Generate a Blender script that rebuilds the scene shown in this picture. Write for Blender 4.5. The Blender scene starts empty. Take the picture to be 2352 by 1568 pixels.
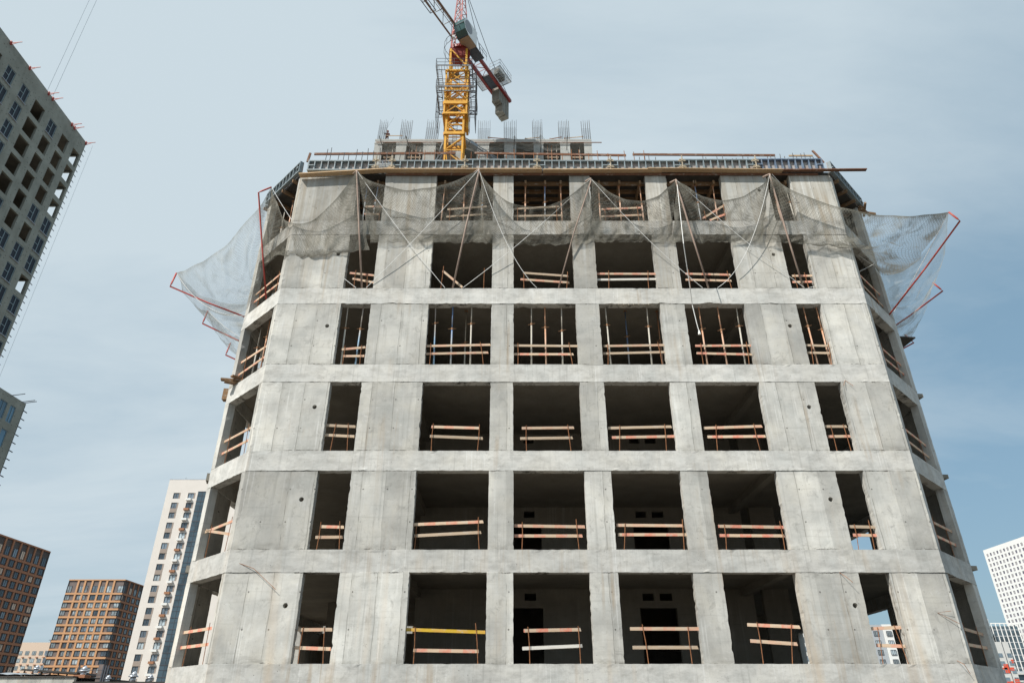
import bpy, bmesh, math, random
from math import sin, cos, tan, pi, radians, sqrt, atan2
from mathutils import Vector, Matrix, noise
R = random.Random(11)
scn = bpy.context.scene
C = scn.collection
# ------------------------------------------------------------------ camera geometry
CZ = 1.7
TH = radians(28.56)
F = 1568.0                                     # focal length in px of a 2352 px wide picture (24 mm lens)
def ray(x, y):
    u = x - 1176.0; v = 784.0 - y
    return Vector((u, F*cos(TH) - v*sin(TH), F*sin(TH) + v*cos(TH)))
def at(x, y, Y):
    r = ray(x, y); k = Y/r.y
    return Vector((r.x*k, Y, r.z*k + CZ))
def atx(x, y, X):
    r = ray(x, y); k = X/r.x
    return Vector((X, r.y*k, r.z*k + CZ))
def proj(p):
    p = Vector(p) - Vector((0, 0, CZ))
    f = p.y*cos(TH) + p.z*sin(TH)
    if f <= 0.1: return None
    return (1176 + F*p.x/f, 784 - F*(p.z*cos(TH) - p.y*sin(TH))/f)

# ------------------------------------------------------------------ materials
def srgb(r, g, b):
    f = lambda c: (c/255/12.92) if c <= 10 else ((c/255+0.055)/1.055)**2.4
    return (f(r), f(g), f(b), 1)
class NT:
    def __init__(s, name):
        s.m = bpy.data.materials.new(name); s.m.use_nodes = True
        s.t = s.m.node_tree; s.n = s.t.nodes; s.b = s.n['Principled BSDF']; s.out = s.n['Material Output']
    def add(s, typ, **kw):
        n = s.n.new(typ)
        for k, v in kw.items(): setattr(n, k, v)
        return n
    def set(s, sock, v):
        if isinstance(v, bpy.types.NodeSocket): s.t.links.new(v, sock)
        elif v is not None: sock.default_value = v
    def pos(s, sc=(1, 1, 1), off=(0, 0, 0), obj=False):
        if obj: src = s.add('ShaderNodeTexCoord').outputs['Object']
        else: src = s.add('ShaderNodeNewGeometry').outputs['Position']
        mp = s.add('ShaderNodeMapping'); s.set(mp.inputs['Vector'], src)
        mp.inputs['Scale'].default_value = sc; mp.inputs['Location'].default_value = off
        return mp.outputs[0]
    def noise(s, vec, scale, detail=4, rough=.55, dist=0):
        n = s.add('ShaderNodeTexNoise'); s.set(n.inputs['Vector'], vec)
        n.inputs['Scale'].default_value = scale; n.inputs['Detail'].default_value = detail
        n.inputs['Roughness'].default_value = rough; n.inputs['Distortion'].default_value = dist
        return n.outputs['Fac']
    def ramp(s, fac, stops):
        n = s.add('ShaderNodeValToRGB'); s.set(n.inputs[0], fac)
        e = n.color_ramp.elements
        while len(e) < len(stops): e.new(.5)
        for i, (p, c) in enumerate(stops):
            e[i].position = p; e[i].color = c if len(c) == 4 else (*c, 1)
        return n.outputs['Color']
    def fr(s, fac, a, b, lo=0.0, hi=1.0):
        n = s.add('ShaderNodeMapRange'); s.set(n.inputs[0], fac)
        n.inputs[1].default_value = a; n.inputs[2].default_value = b
        n.inputs[3].default_value = lo; n.inputs[4].default_value = hi
        return n.outputs[0]
    def mix(s, fac, a, b, mode='MIX'):
        n = s.add('ShaderNodeMix', data_type='RGBA', blend_type=mode)
        s.set(n.inputs[0], fac); s.set(n.inputs[6], a); s.set(n.inputs[7], b)
        return n.outputs[2]
    def math(s, op, a, b=None, c=None):
        n = s.add('ShaderNodeMath', operation=op); s.set(n.inputs[0], a)
        if b is not None: s.set(n.inputs[1], b)
        if c is not None: s.set(n.inputs[2], c)
        return n.outputs[0]
    def sep(s, vec):
        n = s.add('ShaderNodeSeparateXYZ'); s.set(n.inputs[0], vec); return n.outputs
    def rnd(s): return s.add('ShaderNodeObjectInfo').outputs['Random']
    def bump(s, h, st=.3, dist=.02):
        n = s.add('ShaderNodeBump'); s.set(n.inputs['Height'], h)
        n.inputs['Strength'].default_value = st; n.inputs['Distance'].default_value = dist
        s.set(s.b.inputs['Normal'], n.outputs[0])
    def col(s, c): s.set(s.b.inputs['Base Color'], c)
    def rough(s, v): s.set(s.b.inputs['Roughness'], v)

def mat_concrete(name, lo, hi, warm=.5, seams=True, streak=1.0, storey=None, spots=1.0):
    m = NT(name)
    P = m.pos()
    base = m.noise(P, .55, 5, .6, .4)
    c = m.mix(m.fr(base, .3, .7), (*lo, 1), (*hi, 1))
    # warm / cool cloudy patches
    w = m.noise(m.pos(off=(7, 3, 1)), .9, 3, .6)
    c = m.mix(m.fr(w, .5, .72, 0, .55*warm), c, (hi[0]*1.03, hi[1]*.98, hi[2]*.88, 1))
    c = m.mix(m.fr(w, .5, .3, 0, .45), c, (lo[0]*.9, lo[1]*.95, lo[2]*.98, 1))
    # vertical wash streaks
    st = m.noise(m.pos(sc=(5, 5, .22)), 1.2, 5, .65)
    c = m.mix(m.fr(st, .55, .75, 0, .4*streak), c, (.62, .62, .59, 1))
    st2 = m.noise(m.pos(sc=(9, 9, .35), off=(3, 1, 5)), 1.0, 4, .6)
    c = m.mix(m.fr(st2, .55, .77, 0, .45*streak), c, (lo[0]*.62, lo[1]*.62, lo[2]*.62, 1))
    st3 = m.noise(m.pos(sc=(15, 15, .3), off=(7, 2, 1)), 1.0, 3, .5)
    msk = m.fr(m.noise(m.pos(sc=(1, 1, .3), off=(2, 8, 3)), .8, 2), .5, .62)
    c = m.mix(m.math('MULTIPLY', m.math('MULTIPLY', m.fr(st3, .56, .66), msk), .5*streak), c, (.8, .8, .78, 1))
    hb = m.noise(m.pos(sc=(.5, .5, 11), off=(1, 1, 1)), 1.0, 4, .6)
    c = m.mix(m.fr(hb, .56, .72, 0, .28), c, (lo[0]*.7, lo[1]*.7, lo[2]*.68, 1))
    sm = m.noise(m.pos(off=(3, 3, 9)), 12, 5, .75, .8)
    c = m.mix(m.fr(sm, .56, .70, 0, .35), c, (lo[0]*.62, lo[1]*.61, lo[2]*.58, 1))
    if spots:
        blot = m.noise(m.pos(off=(1, 9, 4)), 3.2, 6, .7, .6)
        c = m.mix(m.fr(blot, .58, .74, 0, .5*spots), c, (min(.7, hi[0]*1.25), min(.7, hi[1]*1.25), min(.69, hi[2]*1.24), 1))
        c = m.mix(m.fr(blot, .44, .28, 0, .65*spots), c, (lo[0]*.7, lo[1]*.7, lo[2]*.7, 1))
        v = m.add('ShaderNodeTexVoronoi', feature='F1'); m.set(v.inputs['Vector'], P); v.inputs['Scale'].default_value = 5
        vh = m.noise(P, 2.0, 2)
        pit = m.math('MULTIPLY', m.fr(v.outputs['Distance'], .1, .04), m.fr(vh, .5, .62))
        c = m.mix(m.math('MULTIPLY', pit, .75), c, (.09, .09, .085, 1))
    xyz = m.sep(P)
    if seams:
        # the shutter boards leave vertical joints and a slightly different tone per panel
        wob = m.fr(m.noise(m.pos(sc=(1, 1, .5)), 1.5, 2), 0, 1, -.06, .06)
        s = m.math('ADD', m.math('ADD', xyz[0], m.math('MULTIPLY', xyz[1], .37)), wob)
        k = m.math('DIVIDE', s, .88)
        fl = m.math('FLOOR', k)
        frc = m.math('SUBTRACT', k, fl)
        zf = m.math('FLOOR', m.math('DIVIDE', m.math('SUBTRACT', xyz[2], 3.1-.77), 3.6))
        wn = m.add('ShaderNodeTexWhiteNoise', noise_dimensions='2D')
        cb = m.add('ShaderNodeCombineXYZ'); m.set(cb.inputs[0], fl); m.set(cb.inputs[1], zf)
        m.set(wn.inputs['Vector'], cb.outputs[0])
        tone = m.fr(wn.outputs['Value'], 0, 1, .72, 1.12)
        tc = m.add('ShaderNodeCombineColor')
        for i in range(3): m.set(tc.inputs[i], tone)
        c = m.mix(.8, c, tc.outputs[0], 'MULTIPLY')
        keep = m.fr(wn.outputs['Value'], .3, .36)
        line = m.math('MULTIPLY', m.math('MULTIPLY', m.fr(frc, .03, .012), keep), m.fr(m.noise(m.pos(off=(2, 2, 2)), 2.5, 3), .35, .55))
        c = m.mix(m.math('MULTIPLY', line, .72), c, (.10, .095, .085, 1))
        # tie holes in rows along each board
        tz = m.math('FRACT', m.math('DIVIDE', xyz[2], 1.18)); 
        hd = m.math('ADD', m.math('POWER', m.math('MULTIPLY', m.math('SUBTRACT', frc, .10), .88), 2.0), m.math('POWER', m.math('MULTIPLY', m.math('SUBTRACT', tz, .5), 1.18), 2.0))
        hole = m.math('MULTIPLY', m.fr(hd, .0012, .0004), m.fr(m.noise(m.pos(off=(6, 6, 6)), 1.1, 2), .42, .5))
        c = m.mix(m.math('MULTIPLY', hole, .8), c, (.08, .075, .07, 1))
        halo = m.math('MULTIPLY', m.fr(frc, .16, .0), keep)
        c = m.mix(m.math('MULTIPLY', halo, .22), c, (lo[0]*.55, lo[1]*.53, lo[2]*.48, 1))
    if storey:
        z0, h = storey
        k = m.math('DIVIDE', m.math('SUBTRACT', xyz[2], z0), h)
        frz = m.math('SUBTRACT', k, m.math('FLOOR', k))
        g = m.fr(m.noise(m.pos(sc=(1.3, 1.3, 3)), 1.4, 5, .7), .42, .68)
        c = m.mix(m.math('MULTIPLY', m.math('MULTIPLY', m.fr(frz, .09, .0), g), .55), c, (.16, .15, .13, 1))
        c = m.mix(m.math('MULTIPLY', m.math('MULTIPLY', m.fr(frz, .66, .785), g), .35), c, (.2, .19, .17, 1))
        rr = m.noise(m.pos(sc=(4.5, 4.5, .16), off=(9, 4, 2)), 1.0, 4, .6)
        rm = m.fr(m.noise(m.pos(off=(12, 3, 5)), .33, 2), .52, .64)
        c = m.mix(m.math('MULTIPLY', m.math('MULTIPLY', m.fr(rr, .53, .67), rm), .48), c, srgb(168, 146, 118))
        up_ = m.fr(xyz[2], 16.5, 20.0)
        c = m.mix(m.math('MULTIPLY', m.math('MULTIPLY', m.fr(rr, .42, .62), up_), .42), c, srgb(150, 138, 118))
        # open, crumbly joints at the foot and head of every lift
        jw = m.fr(m.noise(m.pos(off=(8, 1, 2)), 6, 4, .7), .3, .7, -.007, .007)
        fz = m.math('ADD', frz, jw)
        on = m.fr(m.noise(m.pos(off=(1, 5, 2), sc=(1, 1, .2)), 1.3, 4, .7), .50, .60)
        l1 = m.math('MAXIMUM', m.fr(m.math('ABSOLUTE', m.math('SUBTRACT', fz, .004)), .0058, .002), m.fr(m.math('ABSOLUTE', m.math('SUBTRACT', fz, .784)), .0062, .002))
        c = m.mix(m.math('MULTIPLY', m.math('MULTIPLY', l1, on), .85), c, (.07, .065, .055, 1))
        # ochre run-off, mostly low on the building
        rs = m.noise(m.pos(sc=(1.6, 1.6, .12), off=(5, 0, 0)), 1.0, 3, .5)
        low = m.fr(xyz[2], 9.5, 2.0, 0, .6)
        c = m.mix(m.math('MULTIPLY', m.math('MULTIPLY', m.fr(rs, .56, .72), low), .55), c, srgb(206, 172, 128))
    rv = m.fr(m.rnd(), 0, 1, .84, 1.08)
    tc = m.add('ShaderNodeCombineColor')
    for i in range(3): m.set(tc.inputs[i], rv)
    c = m.mix(1, c, tc.outputs[0], 'MULTIPLY')
    m.col(c); m.rough(.9)
    m.b.inputs['Specular IOR Level'].default_value = .25
    h = m.math('ADD', m.noise(P, 9, 6, .7), m.math('MULTIPLY', m.noise(m.pos(sc=(6, 6, .5)), 1.5, 3), .7))
    m.bump(h, .22, .012)
    return m.m

def mat_plain(name, c, rough=.6, metal=0, var=.12, scale=3, dirt=None, obj=False, spec=.4, dirt_amt=.6):
    m = NT(name)
    n = m.noise(m.pos(obj=obj), scale, 5, .65)
    a = (c[0]*(1-var), c[1]*(1-var), c[2]*(1-var), 1); b = (min(1, c[0]*(1+var)), min(1, c[1]*(1+var)), min(1, c[2]*(1+var)), 1)
    cc = m.mix(m.fr(n, .3, .7), a, b)
    if dirt is not None:
        d = m.noise(m.pos(off=(4, 4, 4), obj=obj), scale*2.3, 6, .7, .5)
        cc = m.mix(m.fr(d, .48, .66, 0, dirt_amt), cc, (*dirt[:3], 1))
    m.col(cc); m.rough(rough); m.b.inputs['Metallic'].default_value = metal
    m.b.inputs['Specular IOR Level'].default_value = spec
    return m.m

def mat_plank(name, wood, stripe, amt=.8):
    m = NT(name)
    P = m.pos(obj=True); xyz = m.sep(P)
    g = m.noise(m.pos(sc=(.6, 14, 14), obj=True), 3, 5, .7)
    c = m.mix(m.fr(g, .3, .7), (wood[0]*.75, wood[1]*.7, wood[2]*.65, 1), (*wood, 1))
    if stripe:
        k = m.math('ADD', m.math('DIVIDE', xyz[0], .78), m.math('MULTIPLY', m.rnd(), 3))
        frc = m.math('SUBTRACT', k, m.math('FLOOR', k))
        e = m.math('MULTIPLY', m.fr(frc, .5, .52, 1, 0), m.fr(m.noise(P, 5, 4, .7), .3, .55))
        faded = m.fr(m.math('FRACT', m.math('MULTIPLY', m.rnd(), 7.3)), 0, 1, amt*.15, amt*.8)
        c = m.mix(m.math('MULTIPLY', e, faded), c, stripe)
    sp = m.noise(m.pos(off=(3, 1, 2), sc=(1, 2, 2), obj=True), 4, 5, .7)
    c = m.mix(m.fr(sp, .55, .68, 0, .65), c, (.52, .50, .46, 1))          # dried cement splashes
    tv = m.fr(m.math('FRACT', m.math('MULTIPLY', m.rnd(), 3.7)), 0, 1, .82, 1.12)
    tc = m.add('ShaderNodeCombineColor')
    for i in range(3): m.set(tc.inputs[i], tv)
    c = m.mix(1, c, tc.outputs[0], 'MULTIPLY')
    m.col(c); m.rough(.85); m.b.inputs['Specular IOR Level'].default_value = .2
    return m.m

def mat_prop(name, top, bottom):
    m = NT(name)
    z = m.sep(m.pos(obj=True))[2]
    n = m.noise(m.pos(obj=True), 4, 5, .7)
    f = m.fr(m.math('ADD', z, m.fr(n, 0, 1, -.5, .5)), 1.2, 1.7)
    c = m.mix(f, bottom, top)
    d = m.noise(m.pos(off=(2, 2, 2), obj=True), 9, 4, .7)
    c = m.mix(m.fr(d, .48, .62, 0, .7), c, (.35, .32, .27, 1))
    m.col(c); m.rough(.7)
    return m.m

def mat_net(name, col, dens, cell=.11, lo=.25, pk_hi=.45, gk=.6):
    m = NT(name)
    uv = m.add('ShaderNodeTexCoord').outputs['UV']
    w = m.noise(uv, .6, 3, .6)
    uvd = m.add('ShaderNodeVectorMath', operation='ADD'); m.set(uvd.inputs[0], uv)
    sc = m.add('ShaderNodeVectorMath', operation='SCALE'); m.set(sc.inputs[0], m.add('ShaderNodeTexNoise').outputs['Color'])
    m.set(sc.inputs['Scale'], .25)
    m.set(uvd.inputs[1], sc.outputs[0])
    s = m.sep(uvd.outputs[0])
    def fam(sgn):
        k = m.math('DIVIDE', m.math('MULTIPLY_ADD', s[1], sgn, s[0]), cell)
        fr = m.math('ABSOLUTE', m.math('SUBTRACT', m.math('FRACT', k), .5))
        return m.fr(fr, .16, .07)
    mesh = m.math('MAXIMUM', fam(.8), fam(-.8))
    # gathers and wrinkles pack the mesh closer
    wr = m.noise(uv, .9, 6, .7, 1.6)
    pk = m.fr(wr, .47, .68, 0, pk_hi)
    at_ = m.add('ShaderNodeAttribute', attribute_name='gather').outputs['Fac']
    base = m.math('ADD', m.math('MULTIPLY', mesh, dens), lo)
    a = m.math('ADD', m.math('ADD', base, pk), m.math('MULTIPLY', at_, gk))
    a = m.math('MINIMUM', a, .93)
    lay = m.noise(uv, 2.5, 5, .7, 1.0)
    c = m.mix(m.fr(lay, .35, .65), (col[0]*.62, col[1]*.6, col[2]*.56, 1), (*col, 1))
    tr = m.add('ShaderNodeBsdfTransparent')
    df = m.add('ShaderNodeBsdfDiffuse'); m.set(df.inputs[0], c)
    tl = m.add('ShaderNodeBsdfTranslucent'); m.set(tl.inputs[0], c)
    mx0 = m.add('ShaderNodeMixShader'); mx0.inputs[0].default_value = .35
    m.t.links.new(df.outputs[0], mx0.inputs[1]); m.t.links.new(tl.outputs[0], mx0.inputs[2])
    mx = m.add('ShaderNodeMixShader'); m.set(mx.inputs[0], a)
    m.t.links.new(tr.outputs[0], mx.inputs[1]); m.t.links.new(mx0.outputs[0], mx.inputs[2])
    m.t.links.new(mx.outputs[0], m.out.inputs['Surface'])
    return m.m

def mat_glass(name, c, rough=.08, spec=1.0, var=.5):
    m = NT(name)
    n = m.noise(m.pos(), .35, 2)
    k = m.math('ADD', n, m.fr(m.rnd(), 0, 1, -.12, .12))
    cc = m.mix(m.fr(k, .4, .62), (c[0]*(1-var), c[1]*(1-var), c[2]*(1-var), 1), (*c, 1))
    m.col(cc); m.rough(rough); m.b.inputs['Specular IOR Level'].default_value = spec
    return m.m

def mat_anchor_concrete(name, lo, hi):
    # concrete sprinkled with short insulation anchors, as on the far shells
    m = NT(name); P = m.pos()
    base = m.noise(P, .35, 5, .65)
    c = m.mix(m.fr(base, .3, .7), (*lo, 1), (*hi, 1))
    st = m.noise(m.pos(sc=(1, 1, .15)), 1.2, 4, .6)
    c = m.mix(m.fr(st, .5, .75, 0, .35), c, (lo[0]*.7, lo[1]*.7, lo[2]*.68, 1))
    v = m.add('ShaderNodeTexVoronoi', feature='F1'); m.set(v.inputs['Vector'], m.pos(sc=(1, 1.3, 2.2))); v.inputs['Scale'].default_value = 1.1
    v.inputs['Randomness'].default_value = .75
    c = m.mix(m.fr(v.outputs['Distance'], .17, .1, 0, .8), c, (.05, .052, .05, 1))
    m.col(c); m.rough(.9); m.b.inputs['Specular IOR Level'].default_value = .2
    return m.m

M = {}
M['conc'] = mat_concrete('shuttered_concrete', (.44, .432, .405), (.72, .71, .665), storey=(3.11, 3.6))
M['beamc'] = mat_concrete('edge_beam_concrete', (.53, .525, .50), (.73, .72, .685), seams=False, storey=(3.11, 3.6), streak=1.2)
M['inner'] = mat_concrete('shade_dark_interior_concrete', (.24, .215, .18), (.34, .31, .265), seams=False, streak=.3, spots=.5)  # darker copy of the concrete, the shade of the rooms put into its colour
M['rearc'] = mat_concrete('rear_tower_concrete', (.40, .41, .39), (.52, .52, .50), seams=False, streak=.6)
M['farc'] = mat_anchor_concrete('anchored_concrete', (.25, .25, .215), (.38, .38, .33))
M['ground'] = mat_plain('ground_earth', (.13, .115, .095), .95, var=.2, scale=.3)
M['plank'] = mat_plank('striped_plank', (.74, .57, .42), srgb(232, 112, 92))
M['plankp'] = mat_plank('bare_plank', (.60, .48, .36), None)
M['plankw'] = mat_plank('white_plank', (.75, .74, .70), None)
M['planky'] = mat_plank('yellow_plank', (.75, .50, .06), srgb(225, 160, 120), .5)
M['timber'] = mat_plank('brown_timber', (.30, .19, .11), None)
M['ledger'] = mat_plank('pale_ledger_board', (.62, .45, .28), None)
M['rustplank'] = mat_plank('dark_scaffold_board', (.25, .13, .085), None)
M['rust'] = mat_plain('rusty_steel', (.30, .13, .06), .85, var=.35, scale=8)
M['darksteel'] = mat_plain('dark_rebar', (.10, .09, .085), .7, var=.3, scale=6)
M['p_grey'] = mat_prop('grey_prop_paint', (.52, .48, .41, 1), (.56, .53, .47, 1))
M['p_blue'] = mat_prop('blue_prop_paint', (.13, .24, .46, 1), (.38, .40, .42, 1))
M['p_rust'] = mat_prop('rusty_prop_paint', (.62, .30, .16, 1), (.66, .42, .30, 1))
M['p_mix'] = mat_prop('faded_blue_prop_paint', (.45, .40, .36, 1), (.25, .42, .60, 1))
M['collar'] = mat_plain('rusty_collar', (.32, .17, .09), .8)
M['bluesteel'] = mat_plain('faded_blue_formwork', (.24, .30, .33), .6, var=.3, scale=2.5, dirt=(.27, .25, .22), dirt_amt=.6)
M['bluesteel2'] = mat_plain('strong_blue_formwork', (.15, .21, .30), .55, var=.4, scale=2.5, dirt=(.35, .38, .40), dirt_amt=.5)
M['ply'] = mat_plain('stained_shutter_ply', (.42, .39, .37), .8, var=.3, scale=2.2, dirt=(.36, .20, .15), dirt_amt=.6)
M['clamp'] = mat_plain('cemented_clamp', (.42, .36, .27), .8, var=.3, scale=9)
M['net'] = mat_net('knotted_net', (.34, .33, .29), .32, .13, .06, .50, .85)
M['netw'] = mat_net('pale_fine_net', (.62, .65, .64), .18, .09, .14, .26, .5)
M['netr'] = mat_net('thin_far_net', (.5, .5, .48), .10, .3, .03, 0, .3)
M['rope'] = mat_plain('white_rope', (.80, .80, .78), .8, var=.05)
M['thinrope'] = mat_plain('grey_cord', (.28, .28, .26), .8, var=.1)
M['redpole'] = mat_plain('red_painted_pole', (.45, .065, .055), .55, var=.3, scale=2.5, dirt=(.45, .16, .08), dirt_amt=.5)
M['brownpole'] = mat_plain('rusty_brown_pole', (.38, .28, .23), .75, var=.25, scale=2, dirt=(.45, .38, .31), dirt_amt=.6)
M['yellow'] = mat_plain('crane_yellow', (.74, .38, .04), .5, var=.12, scale=1.2, dirt=(.32, .15, .05), dirt_amt=.4)
M['red'] = mat_plain('crane_red', (.26, .03, .025), .5, var=.25, scale=1.0, dirt=(.13, .03, .03), dirt_amt=.5)
M['pink'] = mat_plain('faded_crane_red', (.46, .14, .12), .55, var=.25, scale=1.0)
M['jib'] = mat_plain('weathered_jib_steel', (.26, .15, .10), .55, var=.3, scale=1.0)
M['grey'] = mat_plain('galvanised_steel', (.30, .33, .36), .5, var=.2, scale=2)
M['darkgrey'] = mat_plain('dark_steel', (.07, .08, .10), .6, var=.2, scale=2)
M['cabwhite'] = mat_plain('cab_white_panel', (.85, .86, .85), .4, var=.05, scale=1)
M['cabglass'] = mat_glass('cab_tinted_glass', (.06, .16, .15), .05)
M['cabfloor'] = mat_plain('cab_floor_board', (.42, .31, .22), .7)
M['grate'] = mat_net('steel_grating', (.45, .48, .5), .0, .1, .42, 0, 0)
M['cw'] = mat_plain('counterweight_concrete', (.25, .235, .20), .85, var=.3, scale=1.5)
M['glass'] = mat_glass('window_glass', (.20, .26, .32), .06)
M['glassb'] = mat_glass('sky_bright_window_glass', (.50, .58, .62), .08, var=.6)  # pale base colour stands in for sky reflected in the panes
M['glassu'] = mat_glass('blue_window_glass', (.10, .24, .36), .08)
M['glassd'] = mat_glass('dark_window_glass', (.05, .08, .11), .06)
M['glasst'] = mat_glass('teal_curtain_glass', (.07, .11, .14), .10, .5)
M['void'] = mat_plain('dark_uncoated_pane', (.035, .042, .055), .6, spec=.2)
M['wframe'] = mat_plain('dark_window_frame', (.08, .085, .10), .5)
M['wframel'] = mat_plain('blue_grey_window_frame', (.24, .31, .34), .5, var=.05)
M['sillm'] = mat_plain('window_sill_metal', (.42, .45, .50), .5, var=.05)
M['orange'] = mat_plain('orange_cladding', (.60, .33, .17), .7, var=.08, scale=.4)  # slightly desaturated, distance haze put into the colour
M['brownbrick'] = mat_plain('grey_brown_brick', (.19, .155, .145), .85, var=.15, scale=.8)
M['shadebrick'] = mat_plain('shaded_brick', (.10, .085, .08), .85, var=.15, scale=.8)  # darker copy of the brick, side-wall shade put into its colour
M['orange2'] = mat_plain('shaded_orange_and_rust_red', (.36, .16, .085), .7, var=.1, scale=.4)  # orange cladding with side-wall shade in its colour; plain rust red on awnings, kerb
M['cream'] = mat_plain('cream_panel', (.74, .69, .64), .8, var=.035, scale=.5)
M['tan'] = mat_plain('brown_panel', (.34, .28, .24), .8, var=.05)
M['basket'] = mat_plain('brown_basket', (.36, .17, .09), .7, var=.08)
M['white'] = mat_plain('white_cladding', (.82, .82, .80), .7, var=.02, scale=.2)
M['whitep'] = mat_plain('white_basket', (.80, .80, .78), .7, var=.03)
M['pinkw'] = mat_plain('pale_peach_wall', (.68, .54, .43), .8, var=.04)
M['redpanel'] = mat_plain('red_panel', (.70, .10, .05), .7, var=.08)
M['paleg'] = mat_plain('pale_grey_wall', (.62, .62, .60), .8, var=.05, scale=.3)
M['greyw'] = mat_plain('blue_grey_wall', (.42, .45, .48), .8, var=.05, scale=.3)
M['roofd'] = mat_plain('dark_roofing', (.06, .055, .05), .8, var=.2)
M['zinc'] = mat_plain('bright_zinc', (.62, .66, .72), .3, metal=.6, var=.1)
M['clothes'] = mat_plain('red_brown_clothing', (.12, .05, .04), .85, var=.2, scale=6)
M['skin'] = mat_plain('skin', (.42, .26, .19), .6, var=.05)
M['helmet'] = mat_plain('helmet', (.45, .12, .05), .4, var=.05)

# ------------------------------------------------------------------ mesh builder
class MB:
    def __init__(s): s.v = []; s.f = []; s.m = []; s.mi = 0
    def quad(s, *p):
        i = len(s.v); s.v += [Vector(q) for q in p]; s.f.append(tuple(range(i, i+len(p)))); s.m.append(s.mi)
    def hexa(s, c):
        i = len(s.v); s.v += [Vector(q) for q in c]
        for f in ((0, 3, 2, 1), (4, 5, 6, 7), (0, 1, 5, 4), (1, 2, 6, 5), (2, 3, 7, 6), (3, 0, 4, 7)):
            s.f.append(tuple(i+k for k in f)); s.m.append(s.mi)
    def box(s, x0, x1, y0, y1, z0, z1):
        s.hexa([(x0, y0, z0), (x1, y0, z0), (x1, y1, z0), (x0, y1, z0), (x0, y0, z1), (x1, y0, z1), (x1, y1, z1), (x0, y1, z1)])
    def beam(s, p, q, w, h, up=(0, 0, 1)):
        p = Vector(p); q = Vector(q); d = (q-p)
        if d.length < 1e-5: return
        d.normalize(); up = Vector(up)
        if abs(d.dot(up)) > .98: up = Vector((0, 1, 0))
        a = d.cross(up).normalized()*(w/2); b = a.cross(d).normalized()*(h/2)
        s.hexa([p-a-b, p+a-b, q+a-b, q-a-b, p-a+b, p+a+b, q+a+b, q-a+b])
    def tube(s, pts, r, n=6, r1=None, cap=True):
        pts = [Vector(p) for p in pts]; k = len(pts); i0 = len(s.v)
        for j, p in enumerate(pts):
            d = (pts[min(j+1, k-1)] - pts[max(j-1, 0)]).normalized()
            up = Vector((0, 0, 1)) if abs(d.z) < .95 else Vector((0, 1, 0))
            a = d.cross(up).normalized(); b = a.cross(d)
            rr = r if r1 is None else r + (r1-r)*j/(k-1)
            for t in range(n):
                an = 2*pi*t/n; s.v.append(p + a*(rr*cos(an)) + b*(rr*sin(an)))
        for j in range(k-1):
            for t in range(n):
                s.f.append((i0+j*n+t, i0+j*n+(t+1) % n, i0+(j+1)*n+(t+1) % n, i0+(j+1)*n+t)); s.m.append(s.mi)
        if cap:
            s.f.append(tuple(i0+t for t in range(n))[::-1]); s.m.append(s.mi)
            s.f.append(tuple(i0+(k-1)*n+t for t in range(n))); s.m.append(s.mi)
    def grid(s, fn, nu, nv, uv=None):
        i0 = len(s.v)
        for i in range(nu+1):
            for j in range(nv+1): s.v.append(Vector(fn(i/nu, j/nv)))
        for i in range(nu):
            for j in range(nv):
                a = i0+i*(nv+1)+j
                s.f.append((a, a+nv+1, a+nv+2, a+1)); s.m.append(s.mi)
    def build(s, name, mats, parent=None, smooth=False):
        if not isinstance(mats, (list, tuple)): mats = [mats]
        off = parent_loc(parent)
        me = bpy.data.meshes.new(name)
        me.from_pydata([tuple(v-off) for v in s.v], [], s.f)
        for m in mats: me.materials.append(m)
        if len(mats) > 1: me.polygons.foreach_set('material_index', s.m)
        if smooth: me.polygons.foreach_set('use_smooth', [True]*len(me.polygons))
        me.update()
        o = bpy.data.objects.new(name, me); C.objects.link(o)
        if parent is not None: o.parent = parent
        return o
def parent_loc(p):
    v = Vector((0, 0, 0))
    while p is not None: v += Vector(p.location); p = p.parent
    return v
def tag(o, label=None, cat=None, group=None, kind=None):
    if label: o['label'] = label
    if cat: o['category'] = cat
    if group: o['group'] = group
    if kind: o['kind'] = kind
    return o
def thing(name, loc, label, cat, group=None):
    o = bpy.data.objects.new(name, None); C.objects.link(o); o.location = loc; o.empty_display_size = .3
    return tag(o, label, cat, group)
def single(name, mb, mat, loc, label, cat, group=None, smooth=False):
    """a thing that is one mesh, origin at loc"""
    me = bpy.data.meshes.new(name); loc = Vector(loc)
    me.from_pydata([tuple(v-loc) for v in mb.v], [], mb.f)
    mats = mat if isinstance(mat, (list, tuple)) else [mat]
    for m in mats: me.materials.append(m)
    if len(mats) > 1: me.polygons.foreach_set('material_index', mb.m)
    if smooth: me.polygons.foreach_set('use_smooth', [True]*len(me.polygons))
    o = bpy.data.objects.new(name, me); C.objects.link(o); o.location = loc
    return tag(o, label, cat, group)
ORD = ['first', 'second', 'third', 'fourth', 'fifth', 'sixth', 'seventh', 'eighth', 'ninth', 'tenth', 'eleventh', 'twelfth', 'thirteenth', 'fourteenth', 'fifteenth', 'sixteenth', 'seventeenth', 'eighteenth']

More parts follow.
